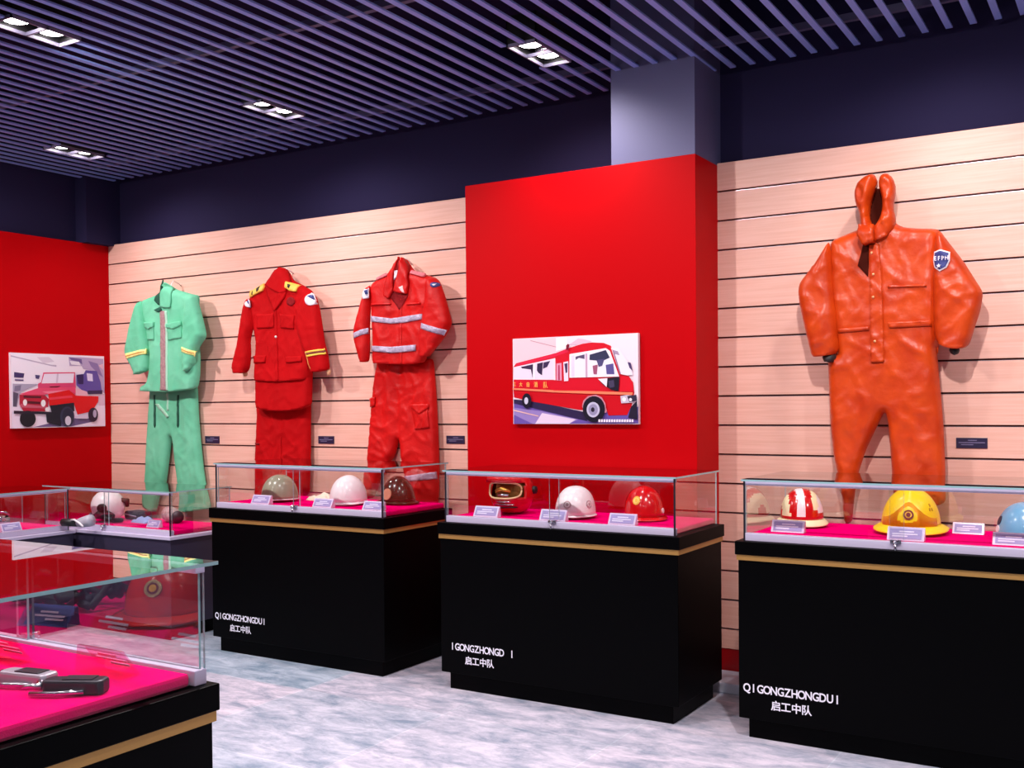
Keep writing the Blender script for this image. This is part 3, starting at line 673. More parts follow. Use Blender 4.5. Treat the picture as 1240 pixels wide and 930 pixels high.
put(body.patch(A((335, 60), (278, 165), (272, 215), (300, 246), (328, 240), (322, 120)), gd, .006), 'collar_shade', t, 'inside of the collar, its shade painted dark green')  # neck shade as a dark green patch
put(body.patch(A((322, 100), (345, 78), (395, 110), (405, 200), (398, 268), (345, 268), (322, 262), (318, 180)), gm, .013), 'collar', t)
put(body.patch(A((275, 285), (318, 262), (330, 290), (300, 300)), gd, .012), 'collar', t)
put(body.patch(A((316, 292), (352, 292), (362, 886), (318, 882)), zpm, .006), 'zip_tape', t, 'greyish pink zip tape')
put(body.patch(A((352, 292), (366, 292), (374, 886), (362, 886)), mat('pale_green_edge', (170, 222, 196), .7), .006), 'placket_edge', t)
for q in (((190, 405), (272, 398), (272, 508), (205, 508)), ((368, 412), (472, 395), (478, 492), (376, 512))): put(body.patch(A(*q), gm, .008), 'pocket', t)
for q in (((186, 378), (274, 374), (274, 412), (235, 430), (188, 414)), ((364, 392), (472, 366), (476, 398), (425, 428), (366, 418))): put(body.patch(A(*q), gm, .016), 'pocket_flap', t)
for sl_, so_, q in ((sl1, so1, ((60, 612), (205, 572), (208, 606), (62, 652))), (sl2, so2, ((476, 560), (575, 598), (572, 634), (478, 596)))):
    b = MB(); sl_.patch(A(*q), yst, .004, mb=b)
    (x0, y0), (x1, y1), (x2, y2), (x3, y3) = q; sl_.patch(A((x0 + 2, (y0 * .6 + y3 * .4)), (x1 - 2, (y1 * .6 + y2 * .4)), (x1 - 2, (y1 * .42 + y2 * .58)), (x0 + 2, (y0 * .42 + y3 * .58))), ost, .006, mb=b)
    put(b, 'cuff_band', so_, 'yellow cuff band with orange line')
hanger(t, 206, 341, YG)
B = Z(150, 460, 5.467)
t = thing('work_trousers', 'green work trousers hanging below the green jacket', 'trousers', at(210, 480, y=YG), 0, GRP); BASE = at(210, 480, y=YG)
tr_ = Piece(B((185, 40), (183, 100), (175, 180), (165, 330), (157, 480), (152, 640), (128, 820), (215, 880), (240, 760), (280, 690), (292, 600), (305, 500), (318, 380), (326, 372), (336, 420), (348, 540), (358, 620), (372, 720), (380, 780), (370, 862), (400, 878), (580, 850), (570, 800), (548, 715), (530, 600), (510, 400), (497, 250), (490, 80), (490, 40)), y=YG + .075, th=.04, rnd=.045, seed=8, fs=(14, 1.6)); put(tr_.mesh(gm), 'trouser_legs', t)
for x in (235, 388): put(tr_.patch(B((x - 5, 100), (x + 4, 100), (x + 6, 300), (x, 315), (x - 6, 300)), gd, .006), 'drawstring', t, 'dark green drawstring')
put(tr_.patch(B((240, 160), (262, 158), (332, 240), (318, 250)), mat('pale_green_edge', (170, 222, 196), .7), .008), 'waist_tab', t)
put(tr_.patch(B((316, 85), (326, 85), (328, 200), (318, 205)), mat('pale_green_edge', (170, 222, 196), .7), .006), 'fly_edge', t)

# --- red dress uniform
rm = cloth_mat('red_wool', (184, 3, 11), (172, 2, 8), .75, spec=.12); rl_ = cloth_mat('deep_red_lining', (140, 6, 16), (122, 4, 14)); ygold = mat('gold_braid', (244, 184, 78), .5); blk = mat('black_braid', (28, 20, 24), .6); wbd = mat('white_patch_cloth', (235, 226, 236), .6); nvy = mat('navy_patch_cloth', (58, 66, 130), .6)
Cz = Z(280, 315, 4.893)
t = thing('dress_jacket', 'red dress uniform jacket with gold shoulder boards', 'jacket', at(345, 335, y=YG), 0, GRP)
body = Piece(Cz((258, 95), (225, 130), (130, 186), (118, 240), (130, 330), (142, 400), (160, 500), (155, 560), (148, 640), (145, 714), (300, 722), (470, 706), (478, 620), (470, 520), (460, 400), (470, 300), (490, 190), (430, 150), (370, 122), (345, 70), (320, 45), (300, 42), (275, 60)), seed=11, fold=.008); put(body.mesh(rm), 'jacket_body', t)
un = Piece(Cz((150, 640), (148, 870), (230, 890), (300, 895), (400, 887), (470, 860), (476, 640)), off=.012, th=.05, seed=12, fold=.006); put(un.mesh(rm), 'under_layer', t)
sl1 = Piece(Cz((120, 222), (100, 290), (80, 400), (65, 500), (45, 580), (33, 655), (60, 672), (110, 670), (130, 640), (137, 560), (133, 470), (152, 400), (152, 320), (142, 250)), off=-.03, th=.05, rnd=.045, seed=13); so1 = put(sl1.mesh(rm), 'sleeve', t)
sl2 = Piece(Cz((485, 188), (525, 220), (545, 300), (560, 400), (575, 500), (592, 560), (604, 650), (520, 668), (490, 640), (465, 540), (430, 450), (412, 370), (425, 290), (452, 222)), off=-.03, th=.05, rnd=.045, seed=14); so2 = put(sl2.mesh(rm), 'sleeve', t)
put(body.patch(Cz((253, 100), (275, 62), (300, 44), (322, 47), (345, 72), (372, 130), (358, 195), (320, 200), (270, 175), (240, 150)), rm, .016), 'collar', t)
put(body.patch(Cz((238, 150), (270, 175), (320, 200), (295, 305), (262, 240)), rm, .010), 'lapel', t); put(body.patch(Cz((320, 200), (358, 195), (350, 230), (296, 306)), rm, .014), 'lapel', t)
put(body.patch(Cz((290, 300), (302, 300), (312, 715), (300, 716)), rm, .006), 'front_edge', t)
for q in (((190, 325), (290, 318), (286, 402), (190, 408)), ((322, 322), (405, 330), (402, 410), (325, 405)), ((150, 570), (236, 566), (232, 608), (150, 612)), ((360, 575), (452, 570), (452, 602), (360, 610))): put(body.patch(Cz(*q), rm, .009), 'pocket_flap', t)
b = MB(); p = body; c = at(280 + 300 / 4.893, 315 + 457 / 4.893, y=YG); yy = float(body.front([(c.x, c.z)])[0]); b.lathe([(.001, .006), (.007, .005), (.009, .0), (.009, -.006)], 14, mat('silver_button', (240, 235, 235), .3, .4)).xf(Matrix.Translation((c.x, yy - .008, c.z)) @ Matrix.Rotation(PI / 2, 4, 'X')); put(b, 'button', t, 'pale button')
b = body.patch(Cz((133, 183), (215, 140), (232, 160), (224, 186), (150, 226)), ygold, .016); body.patch(Cz((188, 172), (206, 158), (206, 182), (196, 192)), blk, .019, mb=b); body.patch(Cz((160, 190), (166, 187), (172, 208), (166, 211)), blk, .019, mb=b); put(b, 'shoulder_board', t, 'gold shoulder board with black marks')
b = body.patch(Cz((358, 130), (425, 150), (420, 192), (385, 187), (354, 165)), ygold, .018); body.patch(Cz((372, 145), (388, 150), (384, 172), (374, 165)), blk, .021, mb=b); put(b, 'shoulder_board', t, 'gold shoulder board with black marks')
def ell(cx, cy, rx, ry, n=16): return [(cx + rx * math.cos(2 * PI * i / n), cy + ry * math.sin(2 * PI * i / n)) for i in range(n)]
b = sl2.patch(Cz(*ell(498, 234, 28, 38)), wbd, .006); sl2.patch(Cz((478, 215), (500, 200), (514, 222), (508, 236), (492, 224)), nvy, .009, mb=b); put(b, 'sleeve_badge', so2, 'white round sleeve badge')
b = sl1.patch(Cz(*ell(126, 258, 16, 24)), wbd, .006); sl1.patch(Cz((114, 245), (132, 238), (138, 256), (122, 262)), nvy, .009, mb=b); put(b, 'sleeve_badge', so1, 'white round sleeve badge')
put(body.patch(Cz(*ell(384, 248, 24, 26)), rl_, .006), 'chest_badge', t)
for q in (((472, 543), (580, 524), (582, 534), (474, 553)), ((476, 566), (584, 546), (585, 556), (478, 577))): put(sl2.patch(Cz(*q), mat('yellow_braid', (244, 196, 70), .5), .005), 'cuff_braid', so2, 'yellow cuff braid')
put(sl2.patch(Cz((474, 553), (582, 534), (584, 546), (476, 566)), mat('dark_red_braid', (110, 30, 20), .6), .004), 'cuff_braid', so2)
put(sl2.patch(Cz((464, 545), (470, 545), (496, 650), (490, 642)), mat('orange_line', (214, 140, 70), .6), .004), 'cuff_piping', so2)
for q, s_, so_ in ((((78, 660), (112, 660), (108, 690), (85, 695)), sl1, so1), (((575, 640), (603, 640), (600, 685), (578, 688)), sl2, so2)):
    pc = Piece(Cz(*q), off=-.02, th=.02, rnd=.02, fold=.001); put(pc.mesh(mat('cream_cuff', (220, 170, 130), .7)), 'cuff_lining', t, 'cream cuff lining')
hanger(t, 343, 326, YG)
D = Z(280, 480, 6.2)
t = thing('dress_trousers', 'straight red dress trousers below the gold-boarded jacket', 'trousers', at(345, 500, y=YG), 0, GRP)
tr_ = Piece(D((205, 10), (203, 90), (200, 250), (190, 400), (187, 560), (187, 760), (330, 775), (500, 772), (560, 755), (590, 720), (592, 600), (598, 400), (598, 80), (598, 10)), y=YG + .075, th=.036, rnd=.045, seed=15, fs=(12, 1.2), fold=.012); put(tr_.mesh(rm), 'trouser_legs', t)
put(tr_.patch(D((395, 300), (402, 300), (404, 772), (394, 772)), rm, .007), 'leg_seam', t); put(tr_.patch(D((203, 345), (250, 350), (250, 362), (203, 358)), rl_, .005), 'pocket', t)

# --- red suit with reflective stripes
rm2 = cloth_mat('bright_red_cotton', (200, 9, 7), (186, 5, 6), .5, .12, 60, .28); refl = mat('reflective_tape', (188, 172, 196), .4, .2, bump=(120, .3), var=(40, (160, 146, 172)))
Ez = Z(425, 305, 6.2)
t = thing('rescue_jacket', 'red rescue jacket with silver reflective stripes', 'jacket', at(487, 320, y=YG), 0, GRP)
body = Piece(Ez((330, 130), (300, 168), (180, 222), (160, 255), (160, 400), (168, 500), (174, 640), (172, 836), (300, 843), (450, 847), (560, 828), (575, 760), (585, 640), (600, 540), (620, 470), (640, 330), (655, 200), (585, 178), (470, 140), (440, 80), (410, 45), (385, 40), (350, 90)), seed=21, fold=.010); put(body.mesh(rm2), 'jacket_body', t)
sl1 = Piece(Ez((168, 243), (135, 290), (105, 390), (65, 540), (50, 620), (60, 680), (85, 770), (100, 832), (160, 827), (167, 700), (164, 560), (170, 420)), off=-.03, th=.05, rnd=.045, seed=22); so1 = put(sl1.mesh(rm2), 'sleeve', t)
sl2 = Piece(Ez((600, 200), (650, 193), (690, 225), (720, 310), (750, 420), (782, 545), (740, 620), (690, 690), (640, 750), (600, 797), (545, 770), (540, 700), (555, 600), (570, 500), (590, 350)), off=-.03, th=.06, rnd=.05, seed=23); so2 = put(sl2.mesh(rm2), 'sleeve', t)
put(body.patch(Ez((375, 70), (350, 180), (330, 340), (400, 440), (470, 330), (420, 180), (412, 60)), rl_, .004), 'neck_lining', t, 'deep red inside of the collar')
put(body.patch(Ez((385, 42), (345, 95), (322, 170), (300, 270), (295, 335), (325, 358), (360, 300), (362, 180), (380, 110)), rm2, .022), 'collar', t)
put(body.patch(Ez((408, 46), (445, 95), (465, 150), (475, 250), (465, 322), (400, 314), (372, 300), (395, 200), (412, 130)), rm2, .024), 'collar', t)
put(body.patch(Ez((395, 330), (415, 330), (420, 840), (400, 842)), rm2, .0035), 'zip_placket', t)
put(body.patch(Ez((368, 150), (392, 145), (390, 190), (370, 215)), wbd, .012), 'neck_tag', t, 'white neck tag')
for q in (((176, 484), (340, 504), (440, 490), (572, 470), (576, 510), (440, 535), (340, 542), (178, 526)), ((175, 706), (350, 716), (526, 700), (523, 746), (350, 762), (178, 746))): put(body.patch(Ez(*q), refl, .009), 'reflective_stripe', t, 'silver reflective stripe')
put(sl1.patch(Ez((53, 614), (148, 573), (155, 610), (60, 652)), refl, .006), 'reflective_stripe', so1, 'silver reflective stripe'); put(sl2.patch(Ez((570, 538), (742, 590), (726, 632), (566, 578)), refl, .006), 'reflective_stripe', so2, 'silver reflective stripe')
for q in (((190, 395), (335, 390), (335, 402), (190, 408)), ((455, 392), (565, 385), (565, 398), (455, 405))): put(body.patch(Ez(*q), rm2, .010), 'pocket_flap', t)
for q in (((215, 200), (290, 163), (302, 180), (225, 216)), ((475, 140), (582, 164), (576, 194), (475, 165))): put(body.patch(Ez(*q), mat('rose_epaulette', (214, 110, 120), .6), .014), 'epaulette', t, 'rose-coloured epaulette')
b = sl1.patch(Ez((122, 290), (160, 275), (164, 345), (126, 358)), wbd, .006); sl1.patch(Ez((132, 295), (152, 285), (158, 318), (138, 322)), nvy, .009, mb=b); put(b, 'sleeve_badge', so1, 'white and navy sleeve badge')
b = sl2.patch(Ez(*ell(660, 252, 20, 20)), nvy, .005); sl2.patch(Ez((650, 250), (668, 242), (662, 262)), wbd, .008, mb=b); put(b, 'sleeve_badge', so2, 'navy sleeve badge')
put(body.patch(Ez((412, 275), (440, 262), (455, 316), (436, 310)), mat('pink_badge', (244, 190, 190), .6), .028), 'collar_badge', t, 'pale pink collar badge')
hanger(t, 488, 314, YG)
Fz = Z(425, 430, 4.893)
t = thing('rescue_trousers', 'red cargo trousers with a reflective hem stripe, beside the red column', 'trousers', at(490, 445, y=YG), 0, GRP)
tr_ = Piece(Fz((165, 20), (160, 60), (142, 170), (127, 300), (113, 480), (101, 640), (80, 720), (86, 790), (110, 855), (130, 855), (165, 780), (182, 700), (215, 655), (255, 610), (276, 545), (284, 500), (292, 498), (300, 580), (316, 680), (338, 760), (345, 840), (360, 920), (515, 915), (522, 800), (522, 600), (517, 450), (507, 250), (492, 60), (488, 20)), y=YG + .075, th=.042, rnd=.045, seed=25, fs=(13, 2), fold=.014); put(tr_.mesh(rm2), 'trouser_legs', t)
put(tr_.patch(Fz((330, 716), (518, 690), (520, 732), (338, 748)), refl, .006), 'reflective_stripe', t, 'silver reflective hem stripe')
for q in (((385, 292), (485, 288), (488, 312), (435, 348), (386, 312)), ((128, 258), (172, 248), (172, 300), (128, 308))): put(tr_.patch(Fz(*q), rm2, .014), 'pocket_flap', t)
put(tr_.patch(Fz((388, 310), (480, 310), (492, 430), (405, 440)), rm2, .008), 'cargo_pocket', t)

# --- orange coverall
om = mat('orange_coated', (204, 68, 10), .38, spec=.4, bump=(14, .22), var=(9, (186, 52, 8))); omd = mat('orange_shade', (66, 16, 6), .8, spec=.1)  # omd: orange darkened to paint the shade in the hood and front slit
G = Z(955, 200, 3.876); H = Z(955, 400, 3.72)
t = thing('hooded_coverall', 'orange hooded one-piece coverall with a navy shield badge', 'coverall', at(1065, 300, y=YG), 0, GRP)
body = Piece(G((500, 262), (520, 290), (600, 298), (712, 300), (715, 400), (715, 600), (710, 800), (700, 900)) + H((665, 60), (672, 140), (685, 280), (697, 420), (706, 640), (708, 780), (600, 800), (485, 790), (470, 720), (464, 600), (450, 430), (442, 380), (434, 360), (395, 440), (348, 540), (315, 640), (300, 720), (292, 790), (286, 872), (250, 872), (246, 800), (236, 720), (222, 650), (203, 560), (190, 430), (184, 280), (178, 130), (200, 60)) + G((235, 900), (215, 780), (195, 600), (190, 450), (198, 356), (340, 298)), seed=31, th=.06, rnd=.06, fold=.012, fs=(11, 1.5)); put(body.mesh(om, .016), 'suit_body', t)
sl1 = Piece(G((200, 358), (216, 450), (222, 560), (240, 700), (250, 862), (235, 892), (165, 898), (120, 905), (110, 860), (85, 760), (60, 640), (55, 575), (75, 540), (130, 470)), off=-.04, th=.06, rnd=.055, seed=33, fold=.014, fs=(8, 5)); so1 = put(sl1.mesh(om), 'sleeve', t)
sl2 = Piece(G((710, 303), (760, 370), (830, 460), (880, 540), (920, 600), (905, 690), (880, 760), (855, 848), (820, 867), (755, 862), (700, 836), (690, 780), (685, 640), (683, 500), (690, 380)), off=-.04, th=.06, rnd=.055, seed=35, fold=.014, fs=(8, 5)); so2 = put(sl2.mesh(om), 'sleeve', t)
for q, so_ in ((((165, 885), (235, 882), (236, 928), (170, 926)), so1), (((756, 850), (815, 850), (813, 890), (786, 906), (760, 890)), so2)):
    pc = Piece(G(*q), off=-.045, th=.035, rnd=.03, fold=.002); put(pc.mesh(blk), 'cuff', so_, 'black knitted cuff')
hl = Piece(G((352, 110), (470, 110), (478, 230), (450, 320), (370, 320), (340, 230)), y=YG + .03, th=.02, rnd=.03, seed=38, fold=.003); put(hl.mesh(omd), 'hood_shade', t, 'inside of the hood, its shade painted dark')  # shade of the hood opening is in the dark colour
for sd, q in ((37, ((407, 40), (340, 80), (318, 130), (325, 190), (350, 240), (345, 300), (362, 350), (405, 372), (412, 300), (398, 285), (388, 250), (395, 180), (416, 120), (430, 88), (420, 58))), (41, ((455, 38), (480, 45), (508, 78), (511, 120), (498, 200), (514, 262), (494, 332), (450, 354), (404, 372), (404, 296), (430, 280), (450, 222), (450, 158), (434, 112), (430, 88), (440, 56)))):
    hd_ = Piece(G(*q), off=-.05, th=.04, rnd=.03, back=.09, seed=sd, fold=.018, fs=(22, 8)); put(hd_.mesh(om, .009), 'hood', t)
put(body.patch(G((350, 290), (418, 290), (422, 372), (372, 386), (350, 345)), om, .075), 'neck_flap', t)
put(body.patch(G((362, 380), (392, 384), (386, 530), (338, 478)), omd, .004), 'opening_shade', t, 'slit of the front opening, its shade painted dark')  # dark patch painted as the shade of the slit
put(body.patch(G((392, 384), (440, 378), (452, 560), (462, 925), (402, 928), (397, 560)), om, .012), 'placket', t)
for u, v in ((405, 420), (413, 520), (412, 625), (420, 830)):
    u, v = G((u, v))[0]; c = at(u, v, y=YG); yy = float(body.front([(c.x, c.z)])[0]); b = MB().lathe([(.001, .004), (.005, .0035), (.007, 0), (.007, -.006)], 12, mat('snap_metal', (236, 170, 120), .3, .5)).xf(Matrix.Translation((c.x, yy - .013, c.z)) @ Matrix.Rotation(PI / 2, 4, 'X')); put(b, 'snap_button', t)
for q in (((478, 742), (682, 732), (682, 758), (486, 768)), ((246, 772), (392, 760), (392, 778), (248, 790))): put(body.patch(G(*q), om, .008), 'waist_seam', t)
put(body.patch(G((480, 570), (660, 566), (660, 576), (480, 582)), om, .006), 'chest_seam', t)
b = sl2.patch(G((690, 412), (725, 404), (767, 414), (767, 455), (752, 487), (718, 505), (692, 487), (682, 450)), wbd, .006, .008); sl2.patch(G((695, 418), (725, 411), (761, 420), (761, 454), (747, 482), (718, 497), (697, 482), (689, 450)), nvy, .009, .008, mb=b)
c = at(*G((724, 446))[0], y=YG - .04); yy = float(sl2.front([(c.x, c.z)])[0])
wl = MB(); write(wl, 'EFPH', c.x - .022, c.z - .008, .0165, .028, yy - .016, wbd, .0006, .8)
cs = at(*G((716, 480))[0], y=YG - .04); wl.prism([(cs.x + r_ * math.sin(k * PI / 5), cs.z + r_ * math.cos(k * PI / 5)) for k in range(10) for r_ in ((.011, .0045)[k % 2],)], yy - .016, yy - .004, 'y', wbd)
bo = put(b, 'shield_badge', so2, 'navy shield badge with white border'); wl_o = wl.build('badge_lettering', None, t, weld=False); wl_o.location = -Vector(t.location)
hanger(t, 1066, 215, YG - .02)

# ------------------------------------------------------------------ plates beside the garments
plm = mat('dark_plate', (40, 34, 66), .35); plt = mat('plate_print', (120, 112, 150), .6)
for (u0, v0, u1, v1), lb in (((1158, 530, 1196, 543), 'dark caption plate right of the orange coverall'), ((541, 527.5, 563, 537.5), 'dark caption plate right of the striped red trousers'), ((386, 528, 405, 537.5), 'dark caption plate between the two red uniforms'), ((249, 528, 266, 537), 'dark caption plate right of the green trousers')):
    a, c = at(u0, v0, y=YB), at(u1, v1, y=YB); w, h = c.x - a.x, a.z - c.z; a.z = min(a.z, a.z)
    t = thing('caption_plate', lb, 'sign', ((a.x + c.x) / 2, YB, (a.z + c.z) / 2), 0, 'caption plates on the wood wall')
    MB().box((-w / 2, -.006, -h / 2), (w / 2, .0, h / 2), plm).build('plate', None, t, bevel=.001)
    b = MB()
    for z, x0, x1 in ((.22, -.12, .16), (.0, -.42, .42), (-.2, -.34, .05)): b.box((x0 * w, -.0068, z * h), (x1 * w, -.006, (z + .08) * h), plt)
    b.build('print', None, t, weld=False)

# ------------------------------------------------------------------ the two photographs on the red walls
def picture(name, label, conv, corners, polys, plane, frame):
    """print = stack of flat coloured areas on a thick board; conv maps picture points to (along, height) on the wall plane"""
    ax, c, sgn = plane
    q = [at(*p, **{ax: c}) for p in conv(*corners)]; k = 1 if ax == 'x' else 0
    lo = (min(p[k] for p in (q[0], q[3])) + max(p[k] for p in (q[0], q[3]))) / 2, (q[2].z + q[3].z) / 2; hi = (q[1][k] + q[2][k]) / 2, (q[0].z + q[1].z) / 2
    mk = lambda a, z, d: (c + sgn * d, a, z) if ax == 'x' else (a, c + sgn * d, z)
    t = thing(name, label, 'picture', mk((lo[0] + hi[0]) / 2, lo[1], 0), 0, 'photographs on the red walls'); T = Vector(t.location)
    b = MB().box(tuple(min(a_, b_) for a_, b_ in zip(mk(lo[0], lo[1], -.022), mk(hi[0], hi[1], 0))), tuple(max(a_, b_) for a_, b_ in zip(mk(lo[0], lo[1], -.022), mk(hi[0], hi[1], 0))), mat('picture_board', (236, 216, 228), .4)); o = b.build('board', None, t); o.location = -T
    P = MB(); d = .0006
    for pts, col in [([(0, 0)], None)][:0] + polys:
        pp = []
        for p in pts:
            w = at(*conv(p)[0], **{ax: c}); pp.append((min(max(w[k], lo[0] + .001), hi[0] - .001), min(max(w.z, lo[1] + .001), hi[1] - .001)))
        M = mat('print_%02x%02x%02x' % tuple(col), col, .35); n = len(pp)
        o2 = np.array(pp); V, E, F, *_ = delaunay_2d_cdt([Vector(x_) for x_ in pp], [(i, (i + 1) % n) for i in range(n)], [], 1, 1e-6)
        P.add([mk(v.x, v.y, d) for v in V] , [tuple(f) for f in F], M); d += .00025
    o = P.build('print', None, t, weld=False); o.location = -T
    return t, T, mk, d
def el(cx, cy, rx, ry, n=22): return [(cx + rx * math.cos(2 * PI * i / n), cy + ry * math.sin(2 * PI * i / n)) for i in range(n)]
J = Z(610, 395, 7.085)
cap = [([(822 + i * 22, 800), (838 + i * 22, 798), (838 + i * 22, 822), (822 + i * 22, 823)], (240, 232, 245)) for i in range(14)]
bus = [([(72, 112), (1150, 55), (1160, 835), (88, 845)], (246, 226, 236)), ([(72, 112), (520, 92), (545, 200), (300, 262), (85, 330)], (240, 204, 214)), ([(450, 100), (540, 92), (548, 185), (450, 212)], (252, 244, 252)),
       ([(230, 120), (450, 175), (450, 182), (230, 127)], (200, 150, 165)), ([(88, 640), (250, 655), (700, 760), (1160, 690), (1160, 835), (88, 845)], (104, 84, 168)), ([(88, 700), (330, 730), (640, 800), (560, 838), (250, 842), (88, 760)], (150, 130, 196)),
       ([(330, 745), (620, 800), (560, 838), (270, 842)], (228, 210, 234)), ([(88, 716), (300, 768), (300, 776), (88, 726)], (236, 190, 180)), ([(88, 628), (240, 640), (690, 735), (720, 815), (560, 778), (240, 700), (88, 662)], (44, 34, 74)),
       ([(560, 160), (640, 105), (690, 112), (760, 130), (672, 165)], (224, 190, 210)),
       ([(85, 350), (110, 318), (450, 230), (560, 188), (680, 150), (760, 140), (860, 144), (920, 168), (950, 230), (1000, 410), (1060, 420), (1112, 480), (1122, 570), (1100, 680), (1060, 762), (900, 766), (880, 700), (690, 720), (640, 716), (240, 645), (90, 610)], (214, 8, 38)),
       ([(85, 545), (440, 562), (700, 580), (1115, 590), (1100, 680), (1060, 762), (900, 766), (880, 700), (690, 720), (640, 716), (240, 645), (90, 610)], (204, 4, 26)),
       ([(110, 322), (450, 234), (560, 192), (560, 220), (440, 262), (110, 345)], (226, 30, 70)),
       ([(88, 352), (440, 275), (445, 460), (88, 458)], (236, 220, 238)), ([(150, 350), (255, 326), (250, 445), (236, 372), (160, 362)], (58, 40, 74)), ([(290, 322), (340, 310), (332, 422), (300, 400), (288, 380)], (52, 36, 70)), ([(345, 312), (402, 298), (376, 350), (340, 366)], (60, 44, 84)), ([(256, 325), (268, 322), (270, 458), (258, 458)], (250, 240, 250)), ([(430, 276), (446, 274), (448, 462), (432, 462)], (250, 225, 235)),
       ([(455, 322), (500, 315), (502, 466), (455, 465)], (224, 150, 180)), ([(470, 335), (484, 333), (486, 462), (470, 462)], (180, 60, 100)), ([(515, 310), (558, 300), (558, 470), (522, 472)], (236, 220, 236)), ([(524, 322), (552, 316), (550, 395), (536, 405)], (70, 50, 90)),
       ([(568, 240), (880, 188), (915, 212), (995, 432), (568, 442)], (244, 236, 248)), ([(585, 255), (610, 250), (612, 435), (585, 436)], (226, 216, 236)), ([(620, 262), (698, 242), (698, 282), (650, 272), (622, 290)], (90, 76, 110)), ([(742, 245), (880, 205), (915, 270), (850, 300), (740, 290)], (52, 54, 84)), ([(800, 290), (870, 280), (850, 340), (820, 350)], (80, 74, 120)), ([(880, 332), (945, 320), (955, 412), (888, 412)], (92, 82, 146)), ([(768, 340), (812, 330), (804, 412), (776, 412)], (160, 84, 116)), ([(706, 236), (722, 234), (724, 438), (708, 438)], (206, 170, 196)),
       ([(925, 185), (990, 185), (1100, 355), (1112, 420), (1060, 422), (1003, 410)], (242, 232, 244)), ([(935, 195), (952, 215), (1012, 410), (1000, 410)], (150, 110, 140)), ([(945, 205), (985, 215), (1000, 250), (960, 240)], (170, 150, 180)), ([(1068, 308), (1096, 314), (1112, 385), (1085, 358)], (76, 58, 108)),
       ([(1010, 440), (1030, 430), (1080, 428), (1115, 490), (1120, 565), (1000, 560)], (220, 14, 40)), ([(815, 450), (1000, 436), (990, 556), (930, 546), (860, 502)], (30, 24, 42)), ([(815, 452), (896, 446), (890, 522)], (240, 232, 244)), ([(905, 470), (950, 462), (960, 520), (915, 530)], (70, 62, 92)),
       ([(85, 530), (430, 548), (440, 552), (700, 555), (1115, 568), (1110, 590), (700, 578), (440, 568), (85, 545)], (250, 132, 96)),
       ([(1008, 600), (1060, 590), (1140, 596), (1112, 655), (1015, 662)], (206, 194, 214)), ([(1066, 600), (1145, 588), (1150, 640), (1085, 652)], (54, 46, 70)), (el(1040, 628, 16, 18), (248, 244, 250)), (el(1095, 630, 13, 14), (236, 232, 240)),
       ([(1150, 640), (1160, 800), (1075, 785), (1100, 690)], (34, 28, 50)), ([(680, 690), (690, 640), (730, 600), (800, 588), (850, 610), (880, 660), (890, 740), (870, 745), (850, 660), (800, 625), (740, 635), (705, 680), (700, 740)], (196, 130, 150)),
       (el(782, 712, 96, 112), (24, 22, 38)), (el(776, 716, 56, 66), (196, 194, 220)), (el(776, 716, 40, 48), (150, 146, 180)), (el(773, 716, 16, 20), (40, 34, 54)), (el(207, 640, 40, 64), (26, 22, 40)), (el(203, 640, 17, 30), (206, 204, 226)), ([(545, 165), (560, 152), (575, 160), (565, 200), (545, 205)], (120, 20, 50))] + cap
t, T, mk, d = picture('bus_picture', 'photograph of a red bus on the red column', J, ((72, 112), (1150, 55), (1160, 835), (88, 845)), bus, ('y', 5.055, -1), None)
wl = MB()
for ch, (u, v), sz in zip('三大自消队', ((105, 512), (160, 516), (222, 518), (288, 520), (372, 526)), (.026, .028, .030, .033, .038)):
    w = at(*J((u, v))[0], y=5.055); write(wl, ch, w.x, w.z, .02, sz, 5.055 - d - .0004, mat('print_yellow', (252, 196, 90), .4), .0003, .8)
o = wl.build('picture_lettering', None, t, weld=False); o.location = -T
K = Z(5, 420, 8.854)
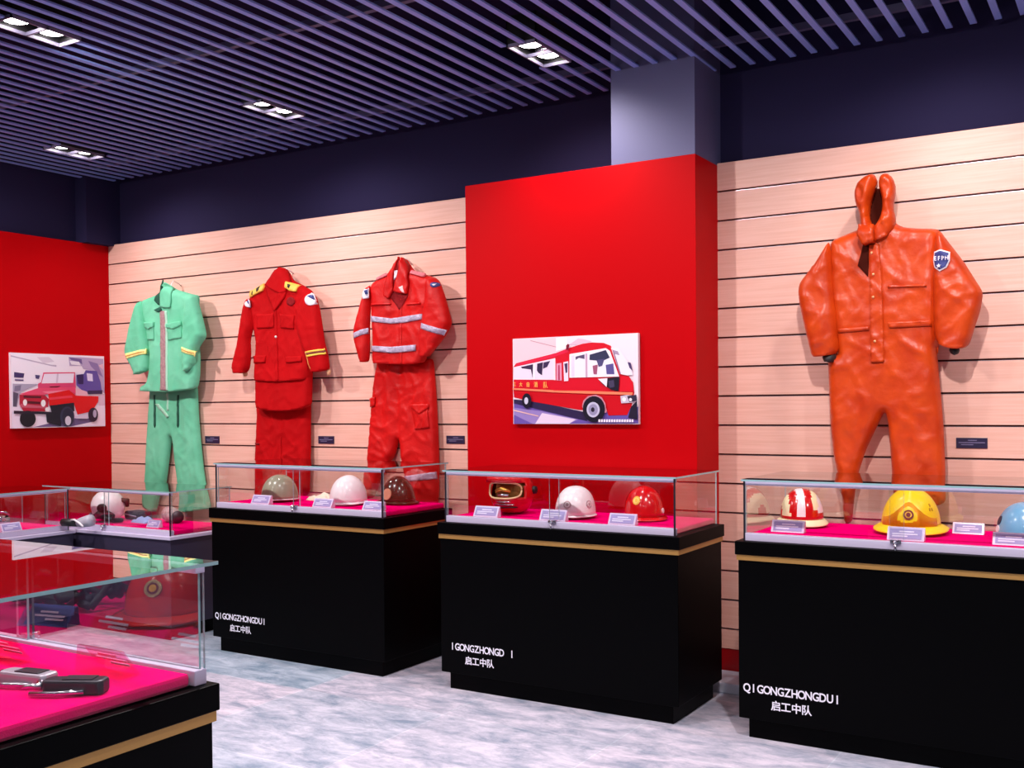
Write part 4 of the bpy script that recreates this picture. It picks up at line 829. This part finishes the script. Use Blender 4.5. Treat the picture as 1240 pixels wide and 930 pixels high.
jeep = [([(65, 62), (1070, 100), (1083, 848), (85, 880)], (246, 234, 250)), ([(70, 90), (500, 192), (560, 195), (560, 215), (500, 205), (70, 104)], (196, 176, 206)), ([(350, 110), (480, 110), (540, 160), (420, 175)], (224, 206, 228)),
        ([(690, 110), (830, 112), (1062, 130), (1076, 500), (1040, 470), (990, 262), (850, 240), (830, 205), (700, 205)], (186, 166, 206)), ([(690, 110), (830, 132), (836, 190), (800, 160), (720, 142)], (112, 92, 152)), ([(900, 150), (1000, 180), (1060, 330), (1020, 300), (930, 210)], (140, 120, 176)), ([(1010, 200), (1060, 180), (1060, 250)], (232, 190, 210)), ([(700, 150), (800, 160), (820, 200), (720, 190)], (240, 232, 246)),
        ([(105, 270), (215, 285), (205, 332), (105, 326)], (66, 46, 104)), ([(112, 345), (205, 350), (205, 366), (112, 362)], (100, 80, 130)), ([(330, 300), (382, 306), (370, 345), (335, 338)], (80, 58, 116)), ([(90, 395), (370, 400), (180, 480), (150, 560), (135, 650), (92, 640)], (176, 164, 192)), ([(95, 480), (150, 500), (130, 640), (92, 640)], (90, 78, 104)), ([(110, 420), (180, 410), (170, 470), (105, 480)], (130, 118, 150)),
        ([(85, 650), (180, 640), (1083, 610), (1083, 848), (85, 880)], (242, 226, 246)), ([(310, 862), (560, 800), (740, 765), (900, 768), (1000, 735), (960, 800), (720, 852)], (112, 92, 142)), ([(1005, 520), (1075, 500), (1080, 630), (1010, 630)], (220, 190, 214)),
        ([(770, 300), (850, 290), (870, 250), (990, 260), (1030, 380), (1045, 500), (890, 510), (800, 440), (770, 410)], (96, 80, 164)), ([(772, 300), (848, 296), (846, 400), (790, 400)], (50, 36, 92)), ([(880, 282), (942, 292), (948, 370), (890, 364)], (228, 218, 250)), ([(890, 470), (1050, 465), (1048, 505), (892, 508)], (54, 40, 84)),
        ([(415, 275), (755, 272), (765, 432), (358, 442), (358, 396), (392, 380)], (222, 66, 116)), ([(425, 290), (745, 284), (735, 386), (395, 392)], (242, 228, 248)), ([(560, 288), (580, 288), (570, 386), (550, 386)], (214, 194, 220)), ([(480, 425), (600, 420), (560, 440), (490, 438)], (110, 10, 40)),
        ([(165, 505), (360, 442), (765, 430), (765, 522), (700, 470), (470, 505), (390, 520), (200, 512)], (234, 74, 116)), ([(400, 480), (680, 462), (470, 505)], (244, 130, 160)), ([(465, 505), (690, 462), (760, 522), (1005, 530), (1002, 585), (940, 690), (780, 726), (740, 600), (480, 634)], (226, 12, 26)), ([(760, 440), (880, 480), (900, 528), (760, 522)], (236, 180, 200)), ([(470, 545), (720, 520), (730, 545), (480, 570)], (238, 60, 84)),
        ([(158, 512), (430, 518), (472, 560), (462, 660), (430, 692), (200, 690), (158, 620)], (186, 24, 58)), ([(200, 522), (392, 530), (388, 552), (200, 546)], (88, 8, 36)), ([(240, 580), (380, 590), (380, 614), (240, 608)], (88, 8, 36)), ([(240, 630), (380, 636), (376, 658), (240, 655)], (88, 8, 36)), ([(165, 610), (462, 640), (458, 662), (165, 650)], (206, 90, 116)), (el(216, 597, 22, 35), (250, 242, 246)), (el(412, 605, 25, 38), (248, 240, 246)),
        ([(480, 630), (742, 598), (745, 690), (620, 710), (600, 850), (450, 810), (440, 720), (500, 700)], (36, 22, 46)), (el(245, 772, 86, 88), (26, 14, 36)), ([(95, 684), (500, 700), (500, 724), (95, 716)], (40, 24, 50)), (el(668, 748, 76, 108), (58, 52, 84)), (el(672, 750, 58, 92), (40, 34, 62)), (el(676, 792, 32, 50), (214, 206, 226)), (el(455, 672, 26, 24), (246, 236, 242)), (el(945, 728, 52, 76), (34, 26, 54)), (el(962, 716, 20, 42), (180, 170, 200)), ([(750, 745), (890, 712), (890, 770), (760, 768)], (222, 206, 232))]
picture('jeep_picture', 'photograph of a red off-road car with a dark canvas top on the left red wall', K, ((65, 62), (1070, 100), (1083, 848), (85, 880)), jeep, ('x', -7.035, 1), None)
